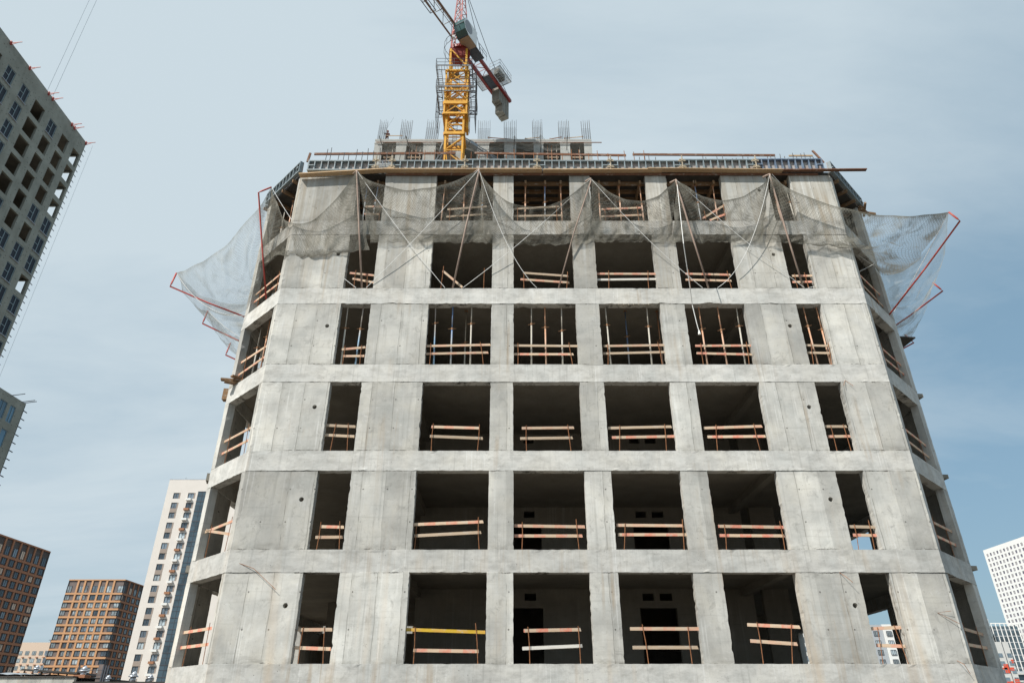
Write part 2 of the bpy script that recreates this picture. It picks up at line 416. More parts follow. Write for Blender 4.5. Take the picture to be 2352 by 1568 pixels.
# ------------------------------------------------------------------ the main concrete frame
D = 24.34; H = 3.6; S0 = 3.11
XL, XR, SL, SR, YB = -9.80, 14.85, 2.35, 2.70, 46.0
OPEN = [(-7.15, -5.90), (-3.50, -.86), (.06, 2.66), (3.63, 6.20), (7.20, 9.72), (11.88, 12.92)]
PATH = [(XL-SL, YB), (XL-SL, D+SL), (XL, D), (XR, D), (XR+SR, D+SR), (XR+SR, YB)]
BAND = .77
def rnoise(p, sc, seed=0):
    return noise.noise(Vector((p[0]*sc+seed, p[1]*sc+seed*1.7, p[2]*sc)))
def offset_path(pts, t):
    """inward offset of an open outline (outline runs with the outside on its right hand going left to right)"""
    out = []
    n = len(pts)
    def nrm(a, b):
        d = Vector((b[0]-a[0], b[1]-a[1])).normalized(); return Vector((-d.y, d.x))
    for i, p in enumerate(pts):
        p = Vector(p[:2])
        if i == 0: q = p + nrm(pts[0], pts[1])*t
        elif i == n-1: q = p + nrm(pts[-2], pts[-1])*t
        else:
            a = nrm(pts[i-1], pts[i]); b = nrm(pts[i], pts[i+1]); m = (a+b)
            q = p + m*(t*2/m.length_squared)
        out.append((q.x, q.y))
    return out
def strip(mb, path, t, z0, z1, cell=.16, amp=.012, chip=.05, seed=0, zchip=(True, True), ends=True, rag=0):
    """a wall of thickness t along a path, with a slightly uneven skin and broken arrises"""
    inn = offset_path(path, t)
    rows = max(2, int((z1-z0)/cell)); zs = [z0+(z1-z0)*i/rows for i in range(rows+1)]
    oc = []; ic = []; iscorner = []
    for i in range(len(path)-1):
        a, b = Vector(path[i]), Vector(path[i+1]); ai, bi = Vector(inn[i]), Vector(inn[i+1])
        n = max(1, int((b-a).length/cell))
        if (b-a).length > 15: n = max(1, int((b-a).length/(cell*1.6)))
        for k in range(n + (1 if i == len(path)-2 else 0)):
            oc.append(a.lerp(b, k/n)); ic.append(ai.lerp(bi, k/n))
            iscorner.append(k == 0 or k == n)
    N = len(oc)
    i0 = len(mb.v)
    def pt(c, inner, i, r):
        z = zs[r]; p = Vector((c.x, c.y, z))
        dirn = (ic[i]-oc[i]).normalized(); dn = Vector((dirn.x, dirn.y, 0))*(-1 if inner else 1)
        d = amp*rnoise(p, .7, seed)*1.0 + amp*.3*rnoise(p, 4, seed)
        p2 = p + dn*d
        endv = i in (0, N-1) and ends
        zed = (r == 0 and zchip[0]) or (r == rows and zchip[1])
        if endv or (iscorner[i]) or zed:
            ch = max(0, rnoise(p, 7.3, seed+3)-.22)*chip*1.5 + abs(rnoise(p, 19, seed+5))*chip*.30
            if endv:
                j = 1 if i == 0 else N-2
                t_ = (oc[j]-oc[i]).normalized(); p2 += Vector((t_.x, t_.y, 0))*ch
            if iscorner[i] and not endv: p2 -= dn*ch*.5
            if zed:
                p2.z += ch*(.6 if r == 0 else -.6); p2 -= dn*ch*.4
                if rag and r == 0: p2.z += rag*max(0, rnoise(p, .9, seed+9)-.1)*2*abs(rnoise(p, 6, seed+2))
        return p2
    for i in range(N):
        for r in range(rows+1):
            mb.v.append(pt(oc[i], False, i, r)); mb.v.append(pt(ic[i], True, i, r))
    def id_(i, r, inner): return i0 + (i*(rows+1)+r)*2 + inner
    for i in range(N-1):
        for r in range(rows):
            mb.f.append((id_(i, r, 0), id_(i+1, r, 0), id_(i+1, r+1, 0), id_(i, r+1, 0))); mb.m.append(mb.mi)
            mb.f.append((id_(i+1, r, 1), id_(i, r, 1), id_(i, r+1, 1), id_(i+1, r+1, 1))); mb.m.append(mb.mi)
        mb.f.append((id_(i, 0, 1), id_(i+1, 0, 1), id_(i+1, 0, 0), id_(i, 0, 0))); mb.m.append(mb.mi)
        mb.f.append((id_(i, rows, 0), id_(i+1, rows, 0), id_(i+1, rows, 1), id_(i, rows, 1))); mb.m.append(mb.mi)
    for i, fl in ((0, 1), (N-1, 0)):
        for r in range(rows):
            q = (id_(i, r, 0), id_(i, r+1, 0), id_(i, r+1, 1), id_(i, r, 1))
            mb.f.append(q if fl == 0 else q[::-1]); mb.m.append(mb.mi)

bld = thing('concrete_frame_building', (2.5, D, 0), 'unfinished six storey grey concrete frame building with empty openings and chamfered corners', 'building')
HOLES = {0: (-7.61, 11.52), 1: (-7.60, 11.50), 2: (-7.62, 11.47), 3: (-7.60, 11.43), 4: (-7.58, 11.42), 5: (None, 11.42)}
def cut_hole(o, x, z, r):
    bm = bmesh.new()
    bmesh.ops.create_cone(bm, cap_ends=True, segments=20, radius1=r, radius2=r, depth=1.2, matrix=Matrix.Translation(Vector((x, D, z))-parent_loc(o.parent)) @ Matrix.Rotation(pi/2, 4, 'X'))
    me = bpy.data.meshes.new('tmp'); bm.to_mesh(me); bm.free()
    c = bpy.data.objects.new('tmp', me); C.objects.link(c); c.parent = o.parent
    bpy.context.view_layer.update()
    md = o.modifiers.new('b', 'BOOLEAN'); md.object = c; md.solver = 'EXACT'; md.operation = 'DIFFERENCE'
    dg = bpy.context.evaluated_depsgraph_get()
    nm = bpy.data.meshes.new_from_object(o.evaluated_get(dg))
    o.modifiers.remove(md)
    o.data = nm; bpy.data.objects.remove(c)
for k in range(-1, 6):
    z0 = S0 + k*H; z1 = z0 + H - BAND
    if k == -1: z0 = 0; z1 = S0-BAND
    if k == 5: z1 = 23.76
    big = k < 0
    segs = [(XL, OPEN[0][0])] + [(OPEN[i][1], OPEN[i+1][0]) for i in range(5)] + [(OPEN[5][1], XR)]
    for i, (a, b) in enumerate(segs):
        mb = MB(); sb = R.uniform(.0, .018)
        j = lambda: R.uniform(-.015, .015)
        a2 = a + (j() if i else 0); b2 = b + (j() if i < 6 else 0)
        if i == 0: path = [(a2-.22, D+.22+sb*.5), (a2, D+sb), (b2, D+sb)]
        elif i == 6: path = [(a2, D+sb), (b2, D+sb), (b2+.22, D+.22+sb)]
        else: path = [(a2, D+sb), (b2, D+sb)]
        strip(mb, path, .30, z0-.02, z1+.03, seed=k*7+i, cell=(.5 if big else .11), chip=.05, zchip=(False, False))
        o = mb.build('pier', M['conc'], bld)
        if k >= 0 and i in (0, 5) and HOLES[k][0 if i == 0 else 1] is not None:
            cut_hole(o, HOLES[k][0 if i == 0 else 1], z0+1.77, .085)
    # piers at the far ends of the two chamfers, turning into the side walls
    mb = MB(); strip(mb, [(XL-SL, 28.5), (XL-SL, D+SL), (XL-SL+.26, D+SL-.26)], .30, z0-.02, z1+.03, seed=k+50, cell=.2, zchip=(False, False)); mb.build('pier', M['conc'], bld)
    mb = MB(); strip(mb, [(XR+SR-.42, D+SR-.42), (XR+SR, D+SR), (XR+SR, 29.4)], .30, z0-.02, z1+.03, seed=k+60, cell=.2, zchip=(False, False)); mb.build('pier', M['conc'], bld)
    # side walls behind
    for (a, b) in ((46, 41.6), (39.0, 36.6), (34.0, 31.9)):
        mb = MB(); strip(mb, [(XL-SL, a), (XL-SL, b)], .3, z0-.02, z1+.03, cell=.6, chip=.02, seed=k); mb.build('side_wall', M['conc'], bld)
    for (a, b) in ((31.4, 33.45), (36.2, 38.6), (40.6, 42.4), (44.6, 46)):
        mb = MB(); strip(mb, [(XR+SR, a), (XR+SR, b)], .3, z0-.02, z1+.03, cell=.6, chip=.02, seed=k); mb.build('side_wall', M['conc'], bld)
    mb = MB()
    for (a, b) in ((-11.85, -6), (-4, 2), (4, 10), (12, 15.35), (16.1, 17.2)): mb.box(a, b, YB-.3, YB, z0, z1+.1)
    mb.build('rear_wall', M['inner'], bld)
    # core walls with doorways and vents near the ceiling, and cross beams below the slab
    mb = MB(); zc = z0 + H - .22 if k >= 0 else S0-.22
    yw = 31.5
    def wallx(x0, x1, y, th, za, zb): mb.box(x0, x1, y, y+th, za, zb)
    for (a, b) in ((-4.0, -.65), (1.35, 5.55), (7.15, 10.55)): wallx(a, b, yw, .2, z0, zc)
    for (a, b) in ((-.65, 1.35), (5.55, 7.15)): wallx(a, b, yw, .2, z0+2.6, z0+2.9); 
    for (a, b) in ((-.65, -.3), (.0, .55), (1.05, 1.35), (5.55, 5.7), (6.2, 6.45), (7.0, 7.15)): wallx(a, b, yw, .2, z0+2.9, z0+3.2)
    for (a, b) in ((-.65, 1.35), (5.55, 7.15)): wallx(a, b, yw, .2, z0+3.2, zc)
    wallx(10.97, 12.1, yw, .25, z0, zc)
    mb.box(-4.2, -4.0, yw, 44, z0, zc); mb.box(10.4, 10.6, yw+.2, 40, z0, zc)
    mb.box(-9.0, -7.0, 35.5, 35.75, z0, zc); mb.box(12.6, 15.2, 41.0, 41.25, z0, zc)
    mb.box(-4.0, 10.4, 38, 38.2, z0, zc)
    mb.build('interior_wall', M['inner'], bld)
    if k >= 0:
        mb = MB()
        mb.box(-4.35, -4.0, D+.36, yw, zc-.38, zc+.01)
        mb.build('ceiling_beam', M['inner'], bld)
        mb = MB(); mb.box(10.0, 10.3, D+.36, yw, zc-.3, zc+.01)
        mb.build('ceiling_beam', M['inner'], bld)
for k in range(0, 6):
    zt = S0 + k*H
    mb = MB(); strip(mb, PATH, .36, zt-BAND, zt, cell=.10, amp=.012, chip=.055, seed=20+k, rag=(.25 if k == 4 else .05)); mb.build('edge_beam', M['beamc'], bld)
    inn = offset_path(PATH, .355)
    mb = MB(); n = len(inn)
    lo = [(p[0], p[1], zt-.22) for p in inn]; hi = [(p[0], p[1], zt-.003) for p in inn]
    mb.quad(*lo[::-1]); mb.quad(*hi)
    for i in range(n): mb.quad(lo[i], lo[(i+1) % n], hi[(i+1) % n], hi[i])
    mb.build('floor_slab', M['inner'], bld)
# bare reinforcement showing where the soffit of the fourth beam has broken away
mb = MB()
zz = S0+4*H-BAND-.0
for dy in (.03, .12): mb.tube([(4.35+.1*i, D+dy, zz+.015+.02*sin(i*1.3)) for i in range(0, 16)], .012, 5)
for i in range(7): mb.tube([(4.45+.21*i, D+.02, zz+.16), (4.45+.21*i, D+.0, zz-.05), (4.47+.21*i, D+.2, zz-.02)], .01, 5)
mb.build('exposed_rebar', M['clamp'], bld)

# loose bent bars sticking out of the face
def bentbar(pts, label):
    P_ = [at(x, y, Y) for (x, y, Y) in pts]
    mb = MB(); mb.tube(P_, .009, 5)
    single('bent_rebar', mb, M['rust'], P_[0], label, 'rebar', 'bent bars poking out of the facade')
bentbar([(550, 1293, D), (583, 1305, D-.08), (633, 1353, D-.1)], 'long rusty bent bar hanging off the first pier above the lowest storey')
bentbar([(1928, 1314, D), (1945, 1325, D-.15), (1959, 1337, D-.2)], 'short straight bar poking from the sixth pier above its round hole')
bentbar([(2185, 1402, D-.1), (2153, 1406, D), (2205, 1432, D-.1)], 'V shaped bar poking from the rightmost pier in the lowest storey')
bentbar([(1938, 885, D-.1), (1941, 873, D), (1960, 886, D-.12)], 'V shaped bar beside the sixth opening at the third storey from below')
bentbar([(2198, 1516, D), (2215, 1525, D-.2), (2229, 1547, D-.12)], 'hooked bar on the bottom band at the right corner')

# ------------------------------------------------------------------ guard rails and props in the openings
def zc(z, x, y):
    o = {'l': (0, 1160, 1.568), 'c': (900, 1160, 1.568), 'r': (2100, 1160, 1.568), 'm': (700, 800, 2.45), 'n': (1600, 800, 2.45),
         'R': (1600, 350, 1.434), 'Q': (940, 480, 3.92), 'W': (1500, 480, 3.92), 'V': (2060, 460, 3.336), 'f': (0, 0, 1/1.3776), 'g': (500, 900, 1.244), 'h': (2500, 900, 1.245)}[z]
    return ((o[0]+x/o[2])/1.3776, (o[1]+y/o[2])/1.3776)
STOREY = ['lowest storey', 'second storey up', 'third storey up', 'fourth storey up', 'fifth storey up', 'top storey']
RAILS = {
 (0, 0): ('l', [(1478, 1303, 1650, 1302), (1462, 1392, 1642, 1398)], [(1505, 1290, 1478, 1470), (1610, 1288, 1603, 1470)]),
 (0, 1): ('c', [(603, 1302, 997, 1316), (640, 1405, 965, 1410)], [(648, 1290, 640, 1470), (948, 1270, 960, 1470)]),
 (0, 2): ('c', [(1187, 1308, 1472, 1302), (1180, 1396, 1477, 1383)], [(1208, 1288, 1218, 1470), (1457, 1285, 1470, 1470)]),
 (0, 3): ('f', [(1447, 1443, 1611, 1443), (1453, 1486, 1604, 1486)], [(1475, 1433, 1490, 1522), (1580, 1438, 1590, 1522)]),
 (0, 4): ('r', [(415, 1278, 678, 1290), (430, 1358, 665, 1374)], [(462, 1265, 494, 1468), (632, 1275, 637, 1466)]),
 (0, 5): ('r', [(1030, 1298, 1195, 1290), (1055, 1380, 1225, 1386)], [(1060, 1290, 1085, 1460), (1142, 1280, 1212, 1460)]),
 (1, 0): ('l', [(1590, 792, 1708, 795), (1565, 845, 1700, 844)], [(1593, 770, 1570, 900), (1686, 765, 1684, 900)]),
 (1, 1): ('c', [(640, 782, 988, 768), (645, 838, 977, 820)], [(655, 790, 645, 905), (962, 745, 967, 905)]),
 (1, 2): ('c', [(1140, 788, 1492, 793), (1140, 838, 1480, 838)], [(1180, 770, 1178, 905), (1447, 755, 1463, 908)]),
 (1, 3): ('c', [(1648, 785, 1980, 788), (1655, 832, 1995, 832)], [(1690, 775, 1685, 905), (1974, 755, 1983, 905)]),
 (1, 4): ('r', [(270, 790, 595, 795), (275, 836, 600, 838)], [(300, 780, 310, 900), (575, 765, 600, 900)]),
 (1, 5): ('r', [(920, 792, 1057, 795), (940, 834, 1063, 836)], [(945, 780, 965, 900), (1015, 760, 1045, 900)]),
 (2, 0): ('m', [(812, 1335, 1042, 1346), (803, 1410, 1034, 1422)], [(890, 1320, 845, 1522), (985, 1320, 978, 1522)]),
 (2, 1): ('m', [(1630, 1347, 2000, 1357), (1618, 1420, 2030, 1436)], [(1645, 1320, 1628, 1525), (2002, 1328, 1985, 1528)]),
 (2, 2): ('n', [(125, 1358, 532, 1354), (112, 1437, 522, 1432)], [(160, 1335, 162, 1530), (480, 1330, 508, 1530)]),
 (2, 3): ('n', [(795, 1357, 1288, 1346), (823, 1430, 1307, 1421)], [(884, 1335, 882, 1525), (1232, 1325, 1245, 1525)]),
 (2, 4): ('n', [(1535, 1357, 1990, 1342), (1565, 1425, 2015, 1420)], [(1630, 1330, 1640, 1525), (1922, 1322, 1974, 1525)]),
 (2, 5): ('r', [(800, 296, 910, 296), (815, 346, 926, 344)], [(828, 290, 858, 408), (890, 285, 928, 408)]),
 (3, 0): ('m', [(935, 748, 1120, 731), (945, 800, 1110, 798)], [(960, 720, 940, 862), (1090, 715, 1075, 862)]),
 (3, 1): ('m', [(1590, 722, 2090, 712), (1588, 782, 2072, 772)], [(1625, 700, 1615, 862), (2008, 690, 2034, 862)]),
 (3, 2): ('n', [(62, 718, 567, 722), (62, 785, 528, 785)], [(95, 700, 95, 862), (490, 695, 522, 862)]),
 (3, 3): ('n', [(760, 722, 1230, 714), (755, 780, 1233, 768)], [(790, 705, 792, 862), (1178, 692, 1215, 862)]),
 (3, 4): ('n', [(1470, 720, 1903, 718), (1480, 777, 1912, 787)], [(1512, 700, 1532, 858), (1865, 690, 1885, 860)]),
 (3, 5): ('R', [(1358, 1064, 1485, 1068), (1368, 1098, 1490, 1100)], [(1385, 1050, 1395, 1148), (1462, 1050, 1478, 1148)]),
 (4, 0): ('m', [(995, 156, 1188, 175), (1018, 200, 1186, 230)], [(1045, 135, 1030, 270), (1133, 165, 1135, 270)]),
 (4, 1): ('m', [(1718, 140, 1870, 268)], [(1725, 103, 1700, 270), (2040, 118, 2034, 272)]),
 (4, 2): ('n', [(135, 155, 488, 180), (115, 205, 495, 230)], [(142, 150, 142, 270), (480, 145, 470, 270)]),
 (4, 3): ('n', [(708, 162, 1180, 163), (708, 208, 1184, 203)], [(798, 138, 798, 270), (1103, 140, 1108, 270)]),
 (4, 4): ('n', [(1393, 162, 1745, 170), (1395, 208, 1752, 216)], [(1416, 130, 1430, 270), (1716, 140, 1753, 268)]),
 (4, 5): ('R', [(1300, 750, 1402, 749), (1300, 778, 1390, 776)], [(1310, 740, 1325, 803), (1355, 735, 1375, 803)]),
 (5, 0): ('Q', [(850, 680, 1058, 685), (835, 772, 1025, 775)], [(865, 665, 850, 855), (1040, 670, 1015, 855)]),
 (5, 1): ('Q', [(1865, 718, 2352, 680), (1850, 808, 2352, 775)], [(1900, 690, 1890, 855), (2300, 665, 2295, 855)]),
 (5, 2): ('W', [(490, 712, 1060, 680), (490, 800, 1100, 790)], [(540, 690, 540, 855), (1020, 660, 1030, 855)]),
 (5, 3): ('W', [(1580, 715, 2075, 695), (1580, 805, 2080, 785)], [(1620, 690, 1630, 855), (2020, 670, 2045, 855)]),
 (5, 4): ('V', [(540, 775, 785, 625), (620, 790, 800, 720)], [(560, 690, 580, 795), (760, 620, 790, 795)]),
}
YR = D + .17
LOOK = {(0, 1): 'guard rail with a yellow top board', (0, 2): 'guard rail with a tilted white lower board', (0, 5): 'guard rail with a pale leaning post', (4, 1): 'lone fallen board between two rebar posts',
        (4, 3): 'guard rail with a grey stained lower board', (5, 4): 'two brace boards slanting up to the right', (4, 2): 'guard rail sloping down to the right'}
for (k, o), (z, pl, po) in RAILS.items():
    zt = S0+k*H
    lab = LOOK.get((k, o), 'red striped guard rail on rebar posts' if k in (0, 1, 3) else 'two faded striped boards on thin rebar posts')
    lab += f", {ORD[o]} opening, {STOREY[k]}"
    x, y = zc(z, *po[0][2:]); base = at(x, y, YR); base.z = zt
    t = thing('guard_rail', base, lab, 'guard rail', 'board guard rails across the openings')
    for i, (a, b, c, d) in enumerate(pl):
        p = at(*zc(z, a, b), YR+.02*i); q = at(*zc(z, c, d), YR+.02*i)
        # the board gets its own frame along x so that the painted stripes follow it
        L = (q-p).length; mb = MB()
        hh = .105 if k < 3 else .095
        mb.hexa([(0, -.014, -hh/2), (L, -.014, -hh/2*R.uniform(.85, 1.1)), (L, .014, -hh/2), (0, .014, -hh/2), (0, -.014, hh/2), (L-R.uniform(0, .05), -.014, hh/2), (L-.02, .014, hh/2), (0, .014, hh/2)])
        me = bpy.data.meshes.new('board'); me.from_pydata([tuple(v) for v in mb.v], [], mb.f)
        mt = M['plank']
        if (k, o) == (0, 1) and i == 0: mt = M['planky']
        if (k, o) == (0, 2) and i == 1: mt = M['plankw']
        if (k, o) in ((4, 3),) and i == 1: mt = M['plankw']
        if R.random() < .35 and (k, o) not in ((0, 0), (0, 4), (1, 2)): mt = M['plankp'] if mt == M['plank'] else mt
        me.materials.append(mt)
        b_ = bpy.data.objects.new('board', me); C.objects.link(b_); b_.parent = t
        b_.location = p-Vector(base); b_.rotation_euler = (0, -atan2(q.z-p.z, q.x-p.x), 0)
        if mt in (M['planky'], M['plankw']): b_['label'] = 'yellow top board' if mt == M['planky'] else 'white lower board'
    for i, (a, b, c, d) in enumerate(po):
        p = at(*zc(z, a, b), YR-.03); q = at(*zc(z, c, d), YR-.03); q.z = zt-.05
        mb = MB(); mid = p.lerp(q, .45)+Vector((R.uniform(-.02, .02), -.01, 0)); mb.tube([q, mid, p], .013, 5)
        mb.build('post', M['rust'], t)
PROPS = {
 (3, 0): ('m', [(985, 405, 928, 862, 'grey'), (1105, 405, 1040, 865, 'mix')]),
 (3, 1): ('m', [(1663, 395, 1648, 862, 'mix'), (1797, 395, 1779, 862, 'blue'), (1898, 500, 1886, 866, 'grey'), (1943, 395, 1930, 862, 'grey')]),
 (3, 2): ('n', [(200, 400, 200, 862, 'grey'), (303, 405, 314, 862, 'rust'), (432, 412, 442, 862, 'grey')]),
 (3, 3): ('n', [(770, 400, 816, 862, 'grey'), (925, 450, 957, 864, 'blue'), (1090, 390, 1133, 862, 'grey'), (1170, 440, 1218, 864, 'rust')]),
 (3, 4): ('n', [(1493, 405, 1563, 858, 'rust'), (1637, 395, 1716, 860, 'rust'), (1783, 395, 1857, 860, 'grey')]),
 (3, 5): ('R', [(1347, 882, 1416, 1148, 'rust'), (1406, 882, 1474, 1148, 'rust')]),
 (5, 0): ('Q', [(880, 340, 820, 830, 'blue'), (1018, 350, 935, 830, 'blue')]),
 (5, 1): ('Q', [(1845, 330, 1785, 850, 'rust'), (2080, 330, 2063, 855, 'rust'), (2310, 340, 2290, 855, 'mix')]),
 (5, 2): ('W', [(638, 330, 634, 855, 'rust'), (877, 340, 880, 855, 'blue'), (1068, 320, 1092, 850, 'rust')]),
 (5, 3): ('W', [(1538, 330, 1568, 855, 'rust'), (1788, 330, 1825, 855, 'rust'), (2040, 320, 2105, 850, 'rust')]),
 (5, 4): ('V', [(445, 340, 530, 795, 'blue'), (635, 330, 705, 795, 'rust'), (460, 500, 505, 795, 'grey')]),
 (5, 5): ('V', [(1265, 375, 1378, 790, 'rust'), (1395, 370, 1525, 795, 'grey')]),
}
PCOL = {'grey': 'grey cement-stained', 'blue': 'blue topped', 'rust': 'rusty orange', 'mix': 'faded blue footed'}
def prop(base, top, col, label, group='telescopic props under the slabs'):
    t = thing('steel_prop', base, label, 'prop', group)
    L = (top-base); mid = base + L*(.56+R.uniform(-.06, .06))
    mb = MB(); mb.tube([base+Vector((0, 0, .01)), mid], .034, 8); mb.build('outer_tube', M['p_'+col], t, True)
    mb = MB(); mb.tube([mid, top-Vector((0, 0, .015))], .025, 8); mb.build('inner_tube', M['p_'+col], t, True)
    mb = MB(); mb.tube([mid-Vector((0, 0, .04)), mid+Vector((0, 0, .05))], .048, 8)
    a = R.uniform(-.5, .5); mb.tube([mid+Vector((-.16*cos(a), -.1*sin(a)-.0, -.01)), mid+Vector((.16*cos(a), .1*sin(a), .03))], .010, 5)
    mb.build('collar', M['collar'], t)
    mb = MB(); mb.box(top.x-.07, top.x+.07, top.y-.07, top.y+.07, top.z-.012, top.z); mb.box(base.x-.07, base.x+.07, base.y-.07, base.y+.07, base.z, base.z+.01)
    mb.build('end_plates', M['collar'], t)
for (k, o), (z, ps) in PROPS.items():
    for i, (a, b, c, d, col) in enumerate(ps):
        Yp = D + (.30 if not ((k, o, i) in ((3, 1, 2), (3, 3, 1), (3, 3, 3), (5, 4, 2))) else 1.5)
        p = at(*zc(z, a, b), Yp); q = at(*zc(z, c, d), Yp)
        q.z = S0+k*H; zt = S0+(k+1)*H-.22 if k == 3 else 23.39
        dx = (p.x-q.x)/max(.1, (p.z-q.z)); p = Vector((q.x + dx*(zt-q.z), Yp, zt))
        prop(q, p, col, f"{PCOL[col]} steel prop, {ORD[i]} in the {ORD[o]} opening, {'fourth storey up' if k == 3 else 'top storey'}")
# props behind the chamfer openings
for i, (s, col) in enumerate(((.62, 'blue'), (1.15, 'rust'), (1.7, 'grey'))):
    for k in (3, 5):
        b = Vector((XL-s+.35, D+s+.35, S0+k*H)); tp = b+Vector((0, 0, (H-.22 if k == 3 else 2.4)))
        prop(b, tp, col, f"{PCOL[col]} steel prop in the left chamfer opening, {'fourth storey up' if k == 3 else 'top storey'}")
        if i < 2:
            b = Vector((XR+s-.35, D+s+.35, S0+k*H)); tp = b+Vector((0, 0, (H-.22 if k == 3 else 2.4)))
            prop(b, tp, ('rust', 'grey')[i], f"{PCOL[('rust', 'grey')[i]]} steel prop in the shaded right chamfer opening, {'fourth storey up' if k == 3 else 'top storey'}")
# guard rails in the chamfer openings
for k in range(0, 5):
    for side in (-1, 1):
        zt = S0+k*H
        c0 = Vector((XL, D, zt)) if side < 0 else Vector((XR, D, zt)); dr = Vector((side*.7071, .7071, 0)); inn_ = Vector((-side*.7071, .7071, 0))
        base = c0 + dr*.5 + inn_*.15
        Ls = 2.45 if side < 0 else 2.7
        t = thing('guard_rail', base, f"striped boards across the {'sunlit left' if side < 0 else 'shaded right'} chamfer opening, {STOREY[k]}", 'guard rail', 'board guard rails across the openings')
        for i, hz in enumerate((.62, 1.12)):
            L = Ls; mb = MB(); mb.box(0, L, -.014, .014, -.05, .05)
            me = bpy.data.meshes.new('board'); me.from_pydata([tuple(v) for v in mb.v], [], mb.f); me.materials.append(M['plank'])
            b_ = bpy.data.objects.new('board', me); C.objects.link(b_); b_.parent = t
            tilt = R.uniform(-.03, .03)
            if (k, side, i) == (1, -1, 0): tilt = .22
            b_.location = dr*.0 + Vector((0, 0, hz)); b_.rotation_euler = (0, -tilt, pi/4 if side > 0 else 3*pi/4)
        for s in (.25, 1.9):
            mb = MB(); p = base+dr*s-inn_*.03; mb.tube([p, p+Vector((R.uniform(-.04, .04), 0, 1.3))], .012, 5); mb.build('post', M['rust'], t)

# ------------------------------------------------------------------ formwork on top
ZF0 = 1.7+22.42; ZF1 = 1.7+23.12
ZF0 = 23.95; ZF1 = 24.56
def ribbed_shutter(p, q, n, mat, name_label, h=None, part_gap=0):
    """a ribbed steel shutter from p to q (outer foot line); its ribs face outwards"""
    p = Vector(p); q = Vector(q); d = (q-p).normalized(); out = Vector((d.y, -d.x, 0)); L = (q-p).length
    up = Vector((0, 0, 1)); hh = h or (ZF1-ZF0)
    t = thing('ribbed_shutter', p, name_label, 'formwork', 'blue ribbed shutters along the top edge')
    mb = MB(); a = p - out*.02
    mb.hexa([a-out*.03, a-out*.03+d*L, a+d*L, a, a-out*.03+up*hh, a-out*.03+d*L+up*hh, a+d*L+up*hh, a+up*hh]); mb.build('shutter_face', M['ply'], t)
    mb = MB()
    for z_, th in ((.03, .06), (hh-.03, .06)):
        c = p + out*.06 + up*z_; mb.beam(c, c+d*L, .15, th)
    for s in (.03, L-.03):
        c = p + out*.06 + d*s + up*.061; mb.beam(c, c+up*(hh-.122), .06, .15, up=out)
    mb.build('shutter_frame', mat, t)
    for i in range(1, n):
        s = L*i/n; c = p + out*.055 + d*s + up*.06
        if i in (1, n-1) and n > 6: 
            mb2 = MB(); c2 = p+out*.12+up*hh*.45
            mb2.beam(c2+d*(.06 if i == 1 else s+.02), c2+d*(s-.02 if i == 1 else L-.06), .1, .05); mb2.build('cross_bar', mat, t)
        mb = MB(); mb.beam(c, c+up*(hh-.12), .045, .14, up=out); mb.build('rib', mat, t)
def clampset(p, label, d=Vector((1, 0, 0))):
    t = thing('formwork_clamp', p, label, 'clamp', 'wedge clamps joining the shutters')
    out = Vector((d.y, -d.x, 0))
    for z_ in (.12, .5):
        mb = MB(); c = Vector(p)+out*.2+Vector((0, 0, z_))
        mb.beam(c-d*.17, c+d*.17, .05, .06); mb.beam(c-d*.11+Vector((0, 0, .07)), c+d*.13+Vector((0, 0, .05)), .08, .05)
        mb.tube([c-out*.1+Vector((0, 0, -.05)), c+out*.1+Vector((0, 0, -.05))], .035, 8); mb.build('wedge', M['clamp'], t)
    mb = MB(); mb.tube([Vector(p)+out*.23+Vector((0, 0, -.02)), Vector(p)+out*.24+Vector((.02, 0, .78))], .03, 6); mb.build('tie_rod', M['clamp'], t)
edges = [(-9.58, -6.42), (-5.58, -2.24), (-2.18, 1.14), (1.20, 4.57), (4.63, 7.93), (7.99, 11.37), (11.43, 14.60)]
yo = D - .06
pm = ['bluesteel', 'bluesteel', 'bluesteel', 'bluesteel', 'bluesteel', 'bluesteel', 'bluesteel2']
names = ['leftmost', 'second', 'third', 'fourth', 'fifth', 'sixth', 'seventh and bluest']
for i, (a, b) in enumerate(edges):
    hgt = (ZF1-ZF0) + (.07 if i in (2, 5) else (.1 if i == 6 else 0))
    ribbed_shutter((a, yo, ZF0), (b, yo, ZF0), 10, M[pm[i]], f"{names[i]} ribbed shutter from the left along the front top edge", hgt)
for i, x in enumerate((-6.38, -5.62, -2.21, 1.17, 4.60, 7.96, 11.40)):
    clampset((x, yo, ZF0), f"cement-crusted clamp, {ORD[i]} from the left along the front shutters")
# chamfer and side shutters
def along(c, dr, s): return Vector(c) + Vector(dr)*s
o2 = .06
ribbed_shutter((XL-SL-.04, D+SL-.06, ZF0), (XL-.06, D-.04, ZF0), 10, M['bluesteel'], 'grey-blue shutter on the left chamfer beside the front corner')
ribbed_shutter((XL-SL-.06, 30.2, ZF0), (XL-SL-.06, D+SL, ZF0), 10, M['bluesteel'], 'shutter on the far left side behind the left chamfer')
ribbed_shutter((XR+.04, D-.04, ZF0), (XR+SR+.04, D+SR-.06, ZF0), 10, M['bluesteel'], 'dark shutter on the shaded right chamfer')
ribbed_shutter((XR+SR+.06, D+SR, ZF0), (XR+SR+.06, 30.4, ZF0), 10, M['bluesteel'], 'shutter on the far right side behind the right chamfer')
# wire bundle between the first two shutters
mb = MB()
for i in range(26):
    x = R.uniform(-6.2, -5.75); mb.tube([(x, D+.02, ZF0+.05), (x+R.uniform(-.1, .1), D-.03, ZF0+.4), (x+R.uniform(-.15, .15), D+.03, ZF0+.82)], .007, 4)
single('wire_bundle', mb, M['grey'], (-6.0, D, ZF0), 'grey bundle of tangled wires in the gap between the first two shutters', 'wire')
